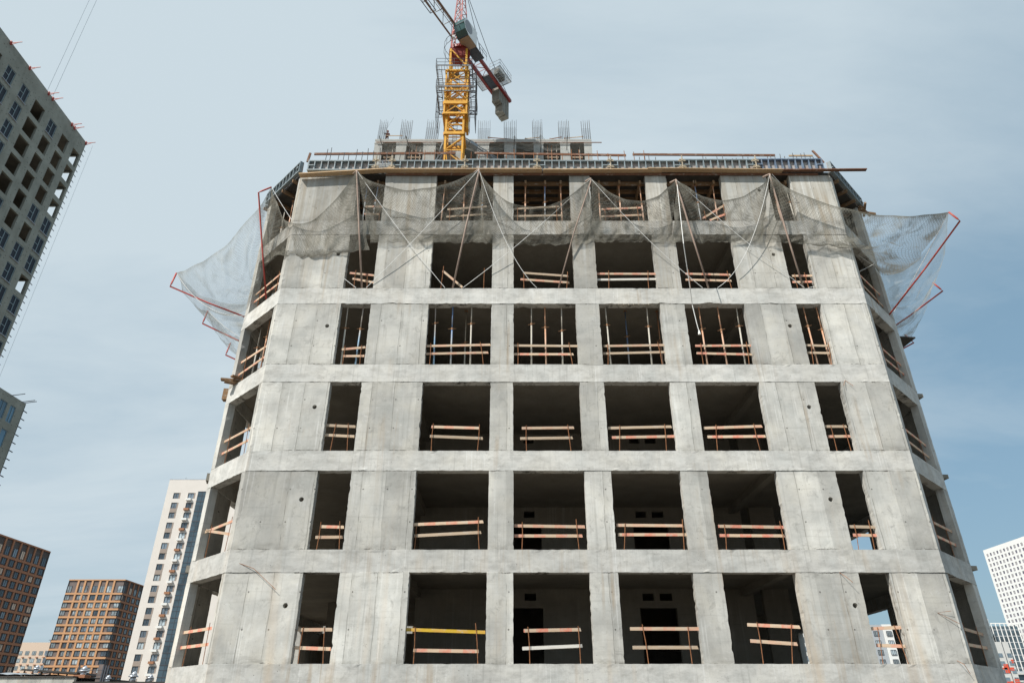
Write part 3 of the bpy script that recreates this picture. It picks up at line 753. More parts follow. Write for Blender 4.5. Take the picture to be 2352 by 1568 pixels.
# soffit deck, timber beams
deck = thing('soffit_deck', (2.5, D+.3, 23.9), 'dark plywood deck carried by the top storey props', 'formwork deck')
inn = offset_path(PATH, -.02); lo = [(p[0], p[1], 23.80) for p in inn]; hi = [(p[0], p[1], ZF0-.005) for p in inn]
mb = MB(); mb.quad(*lo[::-1]); mb.quad(*hi)
for i in range(len(inn)): mb.quad(lo[i], lo[(i+1) % len(inn)], hi[(i+1) % len(inn)], hi[i])
mb.build('plywood', M['roofd'], deck)
for i in range(11):
    y = D + .45 + i*.55
    mb = MB(); mb.box(XL-.3 if i else -9.2, XR-.2, y, y+.08, 23.60, 23.795); mb.build('timber_beam', M['timber'], deck)
xs = []
for (k, o), (z, ps) in PROPS.items():
    if k == 5:
        for (a, b, c, d, col) in ps: xs.append(at(*zc(z, a, b), D+.30).x)
for x in xs:
    mb = MB(); mb.box(x-.045, x+.045, D+.12, D+5.5, 23.39, 23.595); mb.build('cross_timber', M['timber'], deck)
for s in (.4, 1.1, 1.8, 2.4):
    for sd, cx in ((-1, XL), (1, XR)):
        mb = MB(); p = Vector((cx+sd*s, D+s, 23.71)); iv = Vector((-sd*.7071, .7071, 0)); mb.beam(p-iv*.18, p+iv*2.6, .08, .16); mb.build('timber_beam', M['timber'], deck)
# ledger boards under the shutters
def board(p, q, w, h, mat, label, name='ledger_board', cat='board', group='boards along the top edge'):
    p = Vector(p); q = Vector(q); mb = MB(); L = (q-p).length; mb.box(0, L, -w/2, w/2, -h/2, h/2)
    me = bpy.data.meshes.new(name); me.from_pydata([tuple(v) for v in mb.v], [], mb.f); me.materials.append(mat)
    o = bpy.data.objects.new(name, me); C.objects.link(o); o.location = p
    d = q-p; o.rotation_euler = (0, -atan2(d.z, sqrt(d.x**2+d.y**2)), atan2(d.y, d.x)); return tag(o, label, cat, group)
board(at(688, 403, D-.2), at(905, 390, D-.2), .28, .05, M['ledger'], 'pale board rising from the left corner to the front shutters')
board((-5.9, D-.2, 23.89), (1.4, D-.2, 23.895), .3, .045, M['ledger'], 'longest pale board below the second and third shutters')
board((1.45, D-.19, 23.88), (7.0, D-.2, 23.90), .26, .05, M['ledger'], 'pale board below the fourth shutter')
board((6.3, D-.22, 23.925), (12.6, D-.2, 23.87), .28, .035, M['ledger'], 'pale board below the fifth and sixth shutters')
board((12.3, D-.22, 23.885), (16.5, D-.24, 23.91), .16, .05, M['rustplank'], 'brown board sticking out past the right corner')
board((-5.9, D-.05, 23.80), (14.3, D-.05, 23.81), .04, .11, M['rustplank'], 'dark edge board under the pale ledger boards')
# handrail boards above
board(at(722, 354, D+.6), at(1046, 352, D+.6), .05, .13, M['rustplank'], 'brown handrail board passing behind the crane mast', 'handrail_board')
board(at(1090, 352, D+.6), at(1438, 357, D+.6), .05, .12, M['rustplank'], 'brown handrail board right of the crane mast', 'handrail_board')
board(at(1453, 355, D+.6), at(1780, 357, D+.6), .05, .12, M['rustplank'], 'brown handrail board over the fifth and sixth shutters', 'handrail_board')
board(at(1812, 358, D+.4), at(1866, 358, D+.4), .05, .08, M['ledger'], 'short pale board at the right end of the top edge', 'handrail_board')
board(at(1866, 346, D-.1), at(1892, 374, D-.1), .05, .1, M['rustplank'], 'short board propped diagonally at the right corner', 'propped_board')
board(at(706, 372, D-.1), at(713, 352, D-.1), .06, .1, M['rustplank'], 'short dark board standing up at the left corner', 'propped_board')
# starter bars
def bars(xs_, y, z, h, label, group='starter bars along the top edge', mat='darksteel', r=.016, name='starter_bars'):
    mb = MB()
    for x in xs_: mb.tube([(x, y+R.uniform(-.1, .1), z), (x+R.uniform(-.05, .05), y+R.uniform(-.1, .1), z+h*R.uniform(.8, 1.1))], r, 4)
    single(name, mb, M[mat], (xs_[0], y, z), label, 'rebar', group)
def fr_(a, b, n): return [a+(b-a)*i/(n-1)+R.uniform(-.05, .05) for i in range(n)]
bars(fr_(-9.0, -4.9, 15), D+.35, 24.1, 1.65, 'row of starter bars above the leftmost shutter')
bars(fr_(-4.2, 1.0, 13), D+.45, 24.1, 1.65, 'row of starter bars around the foot of the crane mast', mat='rust')
bars(fr_(2.0, 6.4, 11), D+.4, 24.1, 1.65, 'row of starter bars in front of the rear tower openings', mat='rust')
bars(fr_(5.9, 7.1, 6), D+.4, 24.1, 1.2, 'small cluster of starter bars above the fifth shutter')
bars(fr_(9.2, 11.6, 11), D+.4, 24.1, 1.3, 'starter bars above the sixth shutter')
bars(fr_(12.3, 14.6, 12), D+.4, 24.1, 1.3, 'starter bars above the bluest shutter at the right end')
bars(fr_(-11.8, -10.6, 5), D+2.2, 24.1, 1.1, 'few starter bars above the left chamfer')
# odd timbers at the corners
def block(boxes, loc, label, mat='timber', name='timber_stack', cat='timber'):
    mb = MB()
    for (c, s, a) in boxes:
        M_ = Matrix.Translation(Vector(c)) @ Matrix.Rotation(a, 4, 'Z')
        h_ = Vector(s)/2
        mb.hexa([M_ @ Vector(v) for v in ((-h_.x, -h_.y, -h_.z), (h_.x, -h_.y, -h_.z), (h_.x, h_.y, -h_.z), (-h_.x, h_.y, -h_.z), (-h_.x, -h_.y, h_.z), (h_.x, -h_.y, h_.z), (h_.x, h_.y, h_.z), (-h_.x, h_.y, h_.z))])
    single(name, mb, M[mat], loc, label, cat)
lc = Vector((XL-1.9, D+1.9, S0+3*H))
block([(lc+Vector((0, 0, .06)), (.9, .22, .1), .5), (lc+Vector((-.1, -.05, .17)), (1.0, .2, .08), .2), (lc+Vector((.15, 0, .26)), (.8, .2, .07), .9)], lc, 'small pile of boards in the left chamfer opening, fourth storey up')
lc = Vector((XL-SL-.12, D+SL+.2, S0+3*H-.2))
block([(lc, (.26, .3, .5), .1)], lc, 'timber block fixed to the left chamfer end below the pile of boards', name='timber_block')
lc = Vector((XL-SL-.12, D+SL+.3, S0+2*H-.25)); block([(lc, (.2, .5, .3), .3)], lc, 'grey wedge block at the left chamfer end, third beam up', 'cw', 'slab_stub', 'concrete stub')
lc = Vector((XL-SL-.12, D+SL+.3, S0+1*H-.2)); block([(lc, (.22, .3, .25), .2)], lc, 'grey stub at the left chamfer end, second beam up', 'cw', 'slab_stub', 'concrete stub')
for k in (1, 2, 3):
    lc = Vector((XR+SR+.1, D+SR+.35, S0+k*H-.12)); block([(lc, (.28, .6, .16), .1)], lc, f"grey ledge stub at the right chamfer end, {ORD[k]} beam up", 'cw', 'slab_stub', 'concrete stub')
lc = Vector((XR+SR+.5, D+SR+1.2, S0+4*H-.55)); block([(lc, (1.1, 1.3, .06), .1)], lc, 'dark plywood sheet sticking out of the right side below the net poles', 'roofd', 'plywood_sheet', 'board')
for i in range(3):
    lc = Vector((XR+SR-.1, D+SR-.1, 23.7+.1*i))
    block([(lc+Vector((.25, .0, 0)), (1.1, .1, .1), .2+.5*i)], lc, ['lowest', 'middle', 'topmost'][i] + ' of the loose timbers at the right end of the deck', 'timber', 'loose_timber')

# ------------------------------------------------------------------ catch net poles, nets and ropes
YT_ = D-.66
TIP = {'a': Vector((-11.25, 24.6, 21.6+CZ)), 'p1': at(820, 392, YT_), 'p2': at(1100, 389, YT_), 'p3': at(1357, 410, YT_), 'p4': at(1553, 413, YT_), 'p5': at(1768, 400, YT_), 'e': Vector((19.4, 23.9, 19.55+CZ)),
       'b': Vector((-15.8, 26.7, 18.2+CZ)), 'c': Vector((-15.8, 30.4, 18.35+CZ)), 'd': Vector((-15.8, 33.7, 18.24+CZ)),
       'f': Vector((21.2, 28.8, 19.05+CZ)), 'g': Vector((21.2, 32.2, 17.95+CZ))}
Z4 = S0+4*H
BASE = {'a': Vector((-10.72, 25.3, Z4)), 'p1': at(831, 661, D+.05), 'p2': at(1040, 661, D+.05), 'p3': at(1283, 661, D+.05), 'p4': at(1627, 661, D+.05), 'p5': at(1845, 661, D+.05),
        'e': Vector((17.05, 26.5, Z4)), 'b': Vector((-12.1, 26.75, Z4)), 'c': Vector((-12.1, 30.4, Z4)), 'd': Vector((-12.1, 33.7, Z4)), 'f': Vector((17.5, 28.8, Z4)), 'g': Vector((17.5, 32.2, Z4-.4))}
PLAB = {'a': 'tall red pole with bent tip rising from the left chamfer', 'b': 'long red pole leaning out farthest to the left under the net', 'c': 'red bent pole below the longest left pole', 'd': 'shortest red bent pole on the left side',
        'p1': 'brown net pole in front of the first opening', 'p2': 'brown net pole leaning right across the second opening', 'p3': 'thin pale net pole in front of the third opening', 'p4': 'grey brown net pole in front of the fifth opening', 'p5': 'grey brown net pole in front of the sixth opening',
        'e': 'long red pole leaning out to the upper right', 'f': 'shorter red pole on the right below the long one', 'g': 'small purple red bent pole on the right side'}
for k_, tp in TIP.items():
    b = BASE[k_]; side = k_ in 'abcdefg'
    mb = MB(); d = (tp-b)
    if side:
        if k_ == 'a': bend = tp+Vector((-.50, -.1, -.42))
        else: bend = tp+Vector((.12*(1 if tp.x > 0 else -1), 0, -.75)); 
        if k_ in ('e', 'f', 'g'): bend = tp+Vector((.35, 0, -.5))
        mb.tube([b, b.lerp(bend, .5)-Vector((0, 0, .05)), bend, bend.lerp(tp, .2)+Vector((0, 0, .02)), tp], .038, 8)
        mt = M['redpole']
    else:
        mb.tube([b, b.lerp(tp, .5)+Vector((R.uniform(-.06, .06), 0, R.uniform(-.05, .03))), tp-Vector((0, -.03, .12)), tp], .042 if k_ != 'p3' else .03, 8)
        mb.tube([tp, tp+Vector((-.22, .25, .04))], .045, 6)
        mt = M['brownpole']
    single('net_pole', mb, mt, b, PLAB[k_], 'pole', 'poles holding the catch nets', True)
def catline(a, b, sag, n=24, skew=1.0, seed=0):
    out = []
    for i in range(n+1):
        t = i/n; w = 4*(t**skew)*(1-t**skew)
        p = a.lerp(b, t); p.z -= sag*w
        p += Vector((noise.noise((t*5, seed, 0))*.10, 0, noise.noise((t*6, seed, 4))*.12))*min(1, 4*t*(1-t)*3)
        out.append(p)
    return out
def net(name_label, top, bottom, belly, mat, seed, nv=34, folds=.09, gath=(1, 1), out=Vector((0, -1, 0)), down=0.0, hem=.12, puff=0.0):
    """cloth of net hung from the line `top` (outer edge) back to the line `bottom` (fixed to the building)"""
    nu = len(top)-1
    me = bpy.data.meshes.new('catch_net'); vs = []; fs = []; uvs = []; g = []
    org = top[0].copy()
    Lw = sum((top[i+1]-top[i]).length for i in range(nu))
    for i in range(nu+1):
        a, b = top[i], bottom[i]; u = i/nu; Ld = (b-a).length+.8
        eu = (max(0, 1-u*5)**1.5*gath[0] + max(0, 1-(1-u)*5)**1.5*gath[1])
        for j in range(nv+1):
            t = j/nv
            p = a.lerp(b, t)
            sg = 4*t*(1-t)
            p.z -= (belly + down*t)*sg*(1-.25*eu)
            p.y -= puff*-.15*sg*(.6+.8*noise.noise((u*Lw*.5, t, seed+1)))
            fold = noise.noise((u*Lw*1.1+seed, t*1.3, seed))*.5 + noise.noise((u*Lw*2.8+t*2.5, t*2.5, seed+3))*.35
            p += Vector((noise.noise((u*7, t*4, seed+8))*.15, fold*folds*(1.3 if puff else 3)+(.08 if puff else 0), fold*folds*2.6))*min(1, sg*2.2)
            if t > .45: p.z += hem*noise.noise((u*Lw*.8, seed+2, 1.5))*sg*2.5 + .10*abs(noise.noise((u*Lw*3.1, seed, 3)))*sg
            vs.append(p-org); uvs.append((u*Lw, t*Ld))
            seam = max(0, 1-abs(t-.80)*5)*.38*(.4+1.6*max(0, noise.noise((u*Lw*.6, 3.3, seed))+.35)) + max(0, 1-t*26)*.8
            crease = max(0, noise.noise((u*Lw*1.7+t*3.2, t*5.5-u*2, seed+6))-.22)*1.3
            pin = math.exp(-((u-.5)**2)*3)*0
            g.append(min(1, eu*.7*(1-t*.6) + seam + crease + pin))
    for i in range(nu):
        for j in range(nv):
            a = i*(nv+1)+j; fs.append((a, a+nv+1, a+nv+2, a+1))
    me.from_pydata([tuple(v) for v in vs], [], fs); me.materials.append(mat)
    ul = me.uv_layers.new(name='UVMap')
    for lp in me.loops: ul.data[lp.index].uv = uvs[lp.vertex_index]
    at_ = me.attributes.new('gather', 'FLOAT', 'POINT'); at_.data.foreach_set('value', g)
    me.polygons.foreach_set('use_smooth', [True]*len(me.polygons))
    o = bpy.data.objects.new('catch_net', me); C.objects.link(o); o.location = org
    return tag(o, name_label, 'net', 'torn catch nets slung around the building')
def line(a, b, n, z0=0, seed=0):
    return [a.lerp(b, i/n)+Vector((0, 0, z0*0 + noise.noise((i*.25, seed, 0))*.16)) for i in range(n+1)]
zi = 18.15+CZ
def frontinner(x0, x1, n, dz=0, seed=0): return line(Vector((x0, D-.12, zi+dz)), Vector((x1, D-.12, zi+dz)), n, 1, seed)
N_ = 56
net('grey net bay between the left chamfer pole and the first brown pole, sagging lowest', catline(TIP['a'], TIP['p1'], 2.55, N_, .9, 1), line(Vector((-11.7, 26.0, zi-.2)), Vector((-9.9, D-.15, zi-.35)), 14, 1, 1)[:-1]+frontinner(-9.9, -6.2, N_-14, -.45, 2), .55, M['net'], 1, folds=.12, down=.3, puff=.2)
net('dark knotted net bay over the second pier between first and second brown poles', catline(TIP['p1'], TIP['p2'], 1.15, N_, .9, 2), frontinner(-6.2, -1.2, N_, -.05, 3), .35, M['net'], 2, folds=.12, puff=.22)
net('net bay with long slanting folds across the third opening', catline(TIP['p2'], TIP['p3'], 1.95, N_, .85, 3), frontinner(-1.2, 3.4, N_, -.1, 4), .35, M['net'], 3, folds=.13, down=.15, puff=.22)
net('dark net bay across the fourth opening between two poles', catline(TIP['p3'], TIP['p4'], 1.25, N_, 1.05, 4), frontinner(3.4, 7.0, N_, 0, 5), .35, M['net'], 4, folds=.12, puff=.22)
net('net bay across the fifth opening and the pier with the round hole', catline(TIP['p4'], TIP['p5'], 1.35, N_, 1.0, 5), frontinner(7.0, 11.0, N_, 0, 6), .35, M['net'], 5, folds=.1, puff=.22)
net('pale net bay from the last brown pole out to the long red pole', catline(TIP['p5'], TIP['e'], 1.15, N_, .8, 6), frontinner(11.0, 14.9, N_-16, -.05, 7)+line(Vector((14.95, D-.1, zi)), Vector((17.6, D+SR, zi+.2)), 15, 1, 8), .75, M['net'], 6, folds=.1, gath=(.8, .6))
net('large pale translucent net bag billowing on the far left', catline(TIP['b'], TIP['a'], 1.2, N_, 1.2, 7), line(Vector((-12.3, 27.6, zi-1.3)), Vector((-11.5, 25.9, zi-.2)), N_, 1, 9), .9, M['netw'], 7, folds=.12, down=.5, gath=(.5, .3))
net('pale net strip hanging below the long left pole', catline(TIP['c'], TIP['b'], .5, N_, 1.0, 8), line(Vector((-12.25, 30.6, Z4+.3)), Vector((-12.25, 27.2, Z4+1.0)), N_, 1, 10), .7, M['netw'], 8, folds=.12, gath=(.6, .4))
net('small pale net scrap between the two shortest left poles', catline(TIP['d'], TIP['c'], .5, N_, 1.0, 9), line(Vector((-12.25, 33.8, Z4)), Vector((-12.25, 30.8, Z4+.2)), N_, 1, 11), .45, M['netw'], 9, folds=.1, gath=(.6, .4))
net('pale net sheet stretched between the two right red poles', catline(TIP['e'], TIP['f'], .5, N_, 1.0, 10), line(Vector((17.62, 27.1, zi+.15)), Vector((17.75, 29.0, zi-1.9)), N_, 1, 12), .8, M['netw'], 10, folds=.1, gath=(.6, .3))
net('lower pale net flap on the right side near the plywood sheet', catline(TIP['f'], TIP['g'], .6, N_, 1.0, 11), line(Vector((17.75, 29.0, Z4+.1)), Vector((17.75, 32.0, Z4-.5)), N_, 1, 13), .5, M['netw'], 11, folds=.1, gath=(.4, .4))
def rope(p, q, label, sag=.15, r=.012, mat='rope', mid=None):
    p, q = Vector(p), Vector(q); pts = [p.lerp(q, i/16)-Vector((0, 0, sag*4*(i/16)*(1-i/16))) for i in range(17)]
    mb = MB(); mb.tube(pts, r, 5); single('rope', mb, M[mat], pts[0], label, 'rope', 'ropes bracing the net poles')
def fb(x, y=661): return at(x, y, D-.02)
rope(TIP['a'], fb(818), 'white rope from the left chamfer pole down across the first pier', .5)
rope(TIP['p1'], fb(1022), 'white rope from the first brown pole down to the second opening', .15)
rope(TIP['p2'], fb(841), 'white rope from the second brown pole down to the first opening', .15)
rope(TIP['p2'], fb(1233), 'white rope curving from the second brown pole to the third opening', .9)
rope(TIP['p3'], fb(1063), 'white rope from the third pole down left to the second opening', .2)
rope(TIP['p3'], fb(1614), 'white rope from the third pole down right to the fifth opening', .3)
rope(TIP['p4'], fb(1848), 'white rope from the fourth pole down right to the sixth opening', .2)
rope(TIP['p5'], fb(1648), 'white rope curving from the fifth pole down left to the fifth opening', 1.0)
rope(TIP['p5']+Vector((.1, 0, 0)), Vector((17.3, D+2.2, zi+.1)), 'thin rope from the fifth pole to the right chamfer', .5, .012)
rope(fb(1856), Vector((16.6, D+1.5, 18.1+CZ)), 'white rope rising from the sixth opening to the right chamfer', .15)
rope(TIP['b'], Vector((-12.0, 26.5, Z4-.05)), 'white rope from the longest left pole to the slab edge', .7)
rope(TIP['c'], Vector((-12.2, 30.0, Z4+.1)), 'white rope from the second left pole to the slab edge', .3)
rope(TIP['e'], Vector((17.4, 26.9, Z4+.2)), 'thin rope along the long right red pole', .1, .012)
# the hanging loose rope with a knotted end
pts = [TIP['p4']+Vector((.05, .1, 0)), at(1570, 560, 22.6), at(1585, 661, 23.6), at(1590, 700, D-.08), at(1601, 745, D-.06), at(1606, 762, D-.06)]
mb = MB(); mb.tube(pts, .016, 6); mb.tube([pts[-1]+Vector((0, 0, .06)), pts[-1]-Vector((0, 0, .12))], .03, 6, r1=.06)
single('loose_rope', mb, M['rope'], pts[0], 'loose white rope hanging down with a frayed knotted end', 'rope')

# ------------------------------------------------------------------ rear tower with rebar cages
YT = 57.0; ZT = 58.8
rt = thing('rear_concrete_tower', (-3, YT, 0), 'taller concrete tower behind the crane mast with rebar cages on its roof', 'building')
RO = [(-14.6, -13.05), (-11.87, -10.0), (-8.57, -6.9), (-5.5, -3.95), (-2.56, -.89), (.49, 2.41), (3.55, 5.42), (6.55, 8.13)]
for k in range(0, 16):
    zt = ZT - k*H
    mb = MB(); mb.box(-15.5, 9.0, YT, YT+14, zt-.24, zt); mb.build('floor_slab', M['rearc'], rt)
    mb = MB(); mb.box(-15.48, 8.98, YT+.02, YT+.3, zt-.52, zt-.241); mb.build('edge_beam', M['rearc'], rt)
    zb = max(0, zt-H)
    sg = [-15.5]+[v for o_ in RO for v in o_]+[9.0]
    if k < 5:
        for i in range(0, len(sg), 2):
            mb = MB(); mb.box(sg[i]+R.uniform(0, .03), sg[i+1]-R.uniform(0, .03), YT+.03, YT+.33, zb, zt-.52)
            mb.box(sg[i]-.03, sg[i+1]+.03, YT-.01, YT+.02, zt-.72, zt-.53)
            mb.build('pier', M['rearc'], rt)
    else:
        mb = MB(); mb.box(-15.45, 8.95, YT+.05, YT+.3, zb, zt-.52); mb.build('wall', M['rearc'], rt)
    mb = MB(); mb.box(-15.2, 8.7, YT+9.5, YT+9.7, zb, zt-.24); mb.box(-15.48, -15.2, YT+2, YT+13, zb, zt-.24); mb.box(8.7, 8.98, YT+2, YT+13, zb, zt-.24); mb.build('interior_wall', M['inner'], rt)
cagex = [(-15.4, -14.3), (-13.1, -11.9), (-10.1, -8.65), (-4.0, -2.75), (-1.05, .35), (2.3, 3.4), (5.3, 6.4), (8.0, 8.85)]
# pixel-measured cages: 216..1359
cg = [(867, 884), (918, 942), (977, 1005), (1098, 1125), (1158, 1186), (1224, 1246), (1284, 1308), (1338, 1357)]
for i, (a, b) in enumerate(cg):
    x0 = at(a, 318, YT+.2).x; x1 = at(b, 318, YT+.2).x
    t = thing('rebar_cage', (x0, YT+.15, ZT), f"dark rebar cage on the rear tower roof, {ORD[i]} from the left", 'rebar cage', 'rebar cages on the rear tower roof')
    n = 7 if b-a > 20 else 5
    lean = R.uniform(.0, .10) if i < 3 else R.uniform(-.06, .0)
    for yy in (0, .24):
        mb = MB()
        for j in range(n):
            x = x0+(x1-x0)*j/(n-1)+R.uniform(-.02, .02); h = 3.2+R.uniform(-.25, .1)
            mb.tube([(x, YT+.15+yy, ZT-.02), (x+lean*h*.5+.02, YT+.15+yy, ZT+h)], .014, 4)
        mb.build('vertical_bars', M['darksteel'], t)
    mb = MB()
    for j in range(11):
        z = ZT+.15+j*.2; sx = lean*(z-ZT)*.5
        if j > 8 and R.random() < .4: continue
        mb.tube([(x0+sx-.03, YT+.13, z), (x1+sx+.03, YT+.13, z)], .011, 4); mb.tube([(x0+sx-.03, YT+.41, z), (x1+sx+.03, YT+.41, z)], .008, 4)
    mb.build('stirrups', M['darksteel'], t)
# props, rails, thin poles on the rear tower
for i, (o_, fx) in enumerate(((0, .35), (0, .7), (1, .3), (1, .55), (1, .8), (6, .25), (6, .5), (6, .8), (7, .7))):
    x = RO[o_][0]+(RO[o_][1]-RO[o_][0])*fx; mb = MB(); mb.tube([(x, YT+.5, ZT-H), (x, YT+.5, ZT-.25)], .045, 6)
    single('steel_prop', mb, M['p_rust' if i in (3, 5, 6) else 'p_grey'], (x, YT+.5, ZT-H), f"thin distant prop in the rear tower, {ORD[[0,1,0,1,2,0,1,2,0][i]]} in its {ORD[o_]} opening", 'prop', 'props in the rear tower')
for i, o_ in enumerate((0, 1, 6, 7)):
    t = thing('guard_rail', (RO[o_][0], YT+.2, ZT-H), f"pale board rail in the {ORD[o_]} opening of the rear tower", 'guard rail', 'rails in the rear tower')
    for hz in (.5, 1.0):
        mb = MB(); mb.box(RO[o_][0]+.2, RO[o_][1]-.2, YT+.2, YT+.24, ZT-H+hz, ZT-H+hz+.12); mb.build('board', M['plankp'], t)
    for fx in (.3, .8):
        x = RO[o_][0]+(RO[o_][1]-RO[o_][0])*fx; mb = MB(); mb.tube([(x, YT+.18, ZT-H), (x, YT+.18, ZT-H+1.3)], .025, 4); mb.build('post', M['rust'], t)
for i, (x1, y1, x2, y2) in enumerate(((871, 312, 887, 363), (932, 312, 942, 345), (1190-8, 312, 1180, 352), (1242, 309, 1242, 350), (1282-24+45, 312, 1302, 345), (1068, 320, 1068, 352))):
    p = at(x1, y1, YT-2.0); q = at(x2, y2, YT-.1)
    mb = MB(); mb.tube([q, p], .045, 5)
    single('net_pole', mb, M['darksteel'], q, f"thin dark net pole on the rear tower, {ORD[[0,1,3,4,5,2][i]]} from the left", 'pole', 'net poles on the rear tower')
rp = [at(871, 312, YT-2), at(932, 312, YT-2), at(1000, 320, YT-2), at(1068, 320, YT-2), at(1182, 312, YT-2), at(1242, 309, YT-2), at(1303, 312, YT-2)]
rinner = [at(x, y, YT-.05) for x, y in ((871, 350), (935, 330), (1000, 338), (1068, 340), (1182, 335), (1242, 340), (1303, 338))]
for i in range(6):
    n = 16
    net(f"thin grey net on the rear tower, {ORD[i]} bay from the left", catline(rp[i], rp[i+1], 1.4, n, 1, i), line(rinner[i], rinner[i+1], n, 1, i), .8, M['netr'], 30+i, nv=8, folds=.05)['group'] = 'thin nets on the rear tower'
for i, (x1, x2, y1, y2) in enumerate(((885, 925, 312, 312), (1120, 1172, 316, 320), (1205, 1240, 319, 316), (1262, 1290, 320, 315), (1295, 1340, 318, 314))):
    a = at(x1, y1, YT+.4); b = at(x2, y2, YT+.4)
    t = thing('guard_rail', (a.x, a.y, ZT), f"thin edge rail on the rear tower roof, {ORD[i]} from the left", 'guard rail', 'edge rails on the rear tower roof')
    mb = MB(); mb.beam(a, b, .05, .10); mb.build('board', M['rustplank' if i in (1, 3) else 'plankp'], t)
    for s in (.05, .95):
        p = a.lerp(b, s); mb = MB(); mb.tube([(p.x, p.y-.05, ZT), (p.x, p.y-.05, p.z+.15)], .02, 4); mb.build('post', M['rust'], t)
mb = MB(); mb.beam((-15.3, YT-.15, ZT-.62), (10.1, YT-.15, ZT-.66), .06, .09); single('ledger_board', mb, M['rustplank'], (-15.3, YT-.15, ZT-.6), 'thin brown ledger board running along the rear tower face', 'board')
# standing person by the leftmost cage
def person():
    px = at(889, 316, YT+.5); base = Vector((px.x, YT+.55, ZT))
    t = thing('person', base, 'person in dark red-brown work clothes standing by the leftmost rebar cage', 'person')
    V = [(0, 0, .95), (0, 0, 1.15), (0, 0, 1.38), (0, .0, 1.50), (0, .0, 1.60), (0, -.0, 1.74),
         (.10, 0, .90), (.12, -.02, .50), (.13, .02, .08), (.13, -.14, .04), (-.10, 0, .90), (-.13, .02, .50), (-.14, .04, .08), (-.14, -.12, .04),
         (.20, 0, 1.42), (.27, .0, 1.16), (.24, -.14, .96), (-.20, 0, 1.42), (-.34, -.06, 1.24), (-.40, -.16, 1.42), (.24, -.18, .9), (-.42, -.18, 1.48)]
    E_ = [(0, 1), (1, 2), (2, 3), (3, 4), (4, 5), (0, 6), (6, 7), (7, 8), (8, 9), (0, 10), (10, 11), (11, 12), (12, 13), (2, 14), (14, 15), (15, 16), (2, 17), (17, 18), (18, 19), (16, 20), (19, 21)]
    rad = [.15, .14, .17, .065, .085, .07, .10, .075, .055, .04, .10, .075, .055, .04, .075, .055, .04, .075, .055, .04, .03, .03]
    me = bpy.data.meshes.new('body'); me.from_pydata(V, E_, []); o = bpy.data.objects.new('body', me); C.objects.link(o)
    sk = o.modifiers.new('s', 'SKIN'); 
    for i, r in enumerate(rad): me.skin_vertices[0].data[i].radius = (r, r*.85)
    me.skin_vertices[0].data[0].use_root = True
    sb = o.modifiers.new('u', 'SUBSURF'); sb.levels = 1; sb.render_levels = 1
    me.materials.append(M['clothes']); o.parent = t
    bm = bmesh.new(); bmesh.ops.create_uvsphere(bm, u_segments=12, v_segments=8, radius=.13)
    for v in bm.verts:
        v.co.z = max(v.co.z, -.01)
        v.co.z += 1.76; v.co.y *= 1.15
    me = bpy.data.meshes.new('helmet'); bm.to_mesh(me); bm.free(); me.materials.append(M['helmet']); h = bpy.data.objects.new('helmet', me); C.objects.link(h); h.parent = t
    mb = MB(); mb.tube([(base.x-.42, base.y-.2, ZT+.05), (base.x-.1, base.y-.1, ZT+2.2), (base.x+.5, base.y, ZT+4.0)], .012, 4)
    single('long_bar', mb, M['darksteel'], (base.x-.42, base.y-.2, ZT), 'long thin bar held upright by the person on the rear tower', 'rebar')
person()

# ------------------------------------------------------------------ tower crane
MC = Vector((-5.83, 51.4, 0)); DJ = Vector((.489, .872, 0)); NJ = Vector((.872, -.489, 0))
crane = thing('tower_crane', (MC.x, MC.y, 0), 'yellow tower crane mast with a red counter-jib, white cab and hanging counterweights', 'crane')
def lattice(name, mat, x0, x1, y0, y1, z0, z1, n, leg, br, par, horiz=True, diag='x'):
    mb = MB()
    cs = [(x0, y0), (x1, y0), (x1, y1), (x0, y1)]
    for (x, y) in cs: mb.box(x-leg/2, x+leg/2, y-leg/2, y+leg/2, z0, z1)
    mb.build(name+'_legs', mat, par)
    mb = MB()
    for i in range(n):
        za = z0+(z1-z0)*i/n; zb = z0+(z1-z0)*(i+1)/n
        for j in range(4):
            a, b = cs[j], cs[(j+1) % 4]
            ya = .0
            if horiz: mb.beam((a[0], a[1], za), (b[0], b[1], za), br, br)
            if diag == 'x':
                mb.beam((a[0], a[1], za), (b[0], b[1], zb), br*.8, br*.8); mb.beam((b[0], b[1], za), (a[0], a[1], zb), br*.8, br*.8)
            else:
                p, q = (a, b) if (i+j) % 2 else (b, a); mb.beam((p[0], p[1], za), (q[0], q[1], zb), br, br)
    mb.build(name+'_bracing', mat, par)
mh = .87
ZB = CZ
lattice('mast', M['yellow'], MC.x-mh, MC.x+mh, MC.y-mh, MC.y+mh, 0, 61.4+ZB, 36, .20, .09, crane, diag='z')
lattice('mast_top', M['yellow'], MC.x-mh, MC.x+mh, MC.y-mh, MC.y+mh, 61.4+ZB, 64.0+ZB, 1, .22, .13, crane, diag='z')
# ladder and landings in the mast
mb = MB()
for s in (-.2, .2): mb.beam((MC.x+s, MC.y-.3, 20), (MC.x+s, MC.y-.3, 63), .035, .035)
z = 40.0
while z < 63: mb.beam((MC.x-.2, MC.y-.3, z), (MC.x+.2, MC.y-.3, z), .025, .025); z += .35
mb.build('ladder', M['darkgrey'], crane)
for z in (49.2, 56.0, 61.0):
    mb = MB(); mb.box(MC.x-.75, MC.x+.1, MC.y-.6, MC.y+.75, z+ZB, z+ZB+.05); mb.build('landing', M['grey'], crane)
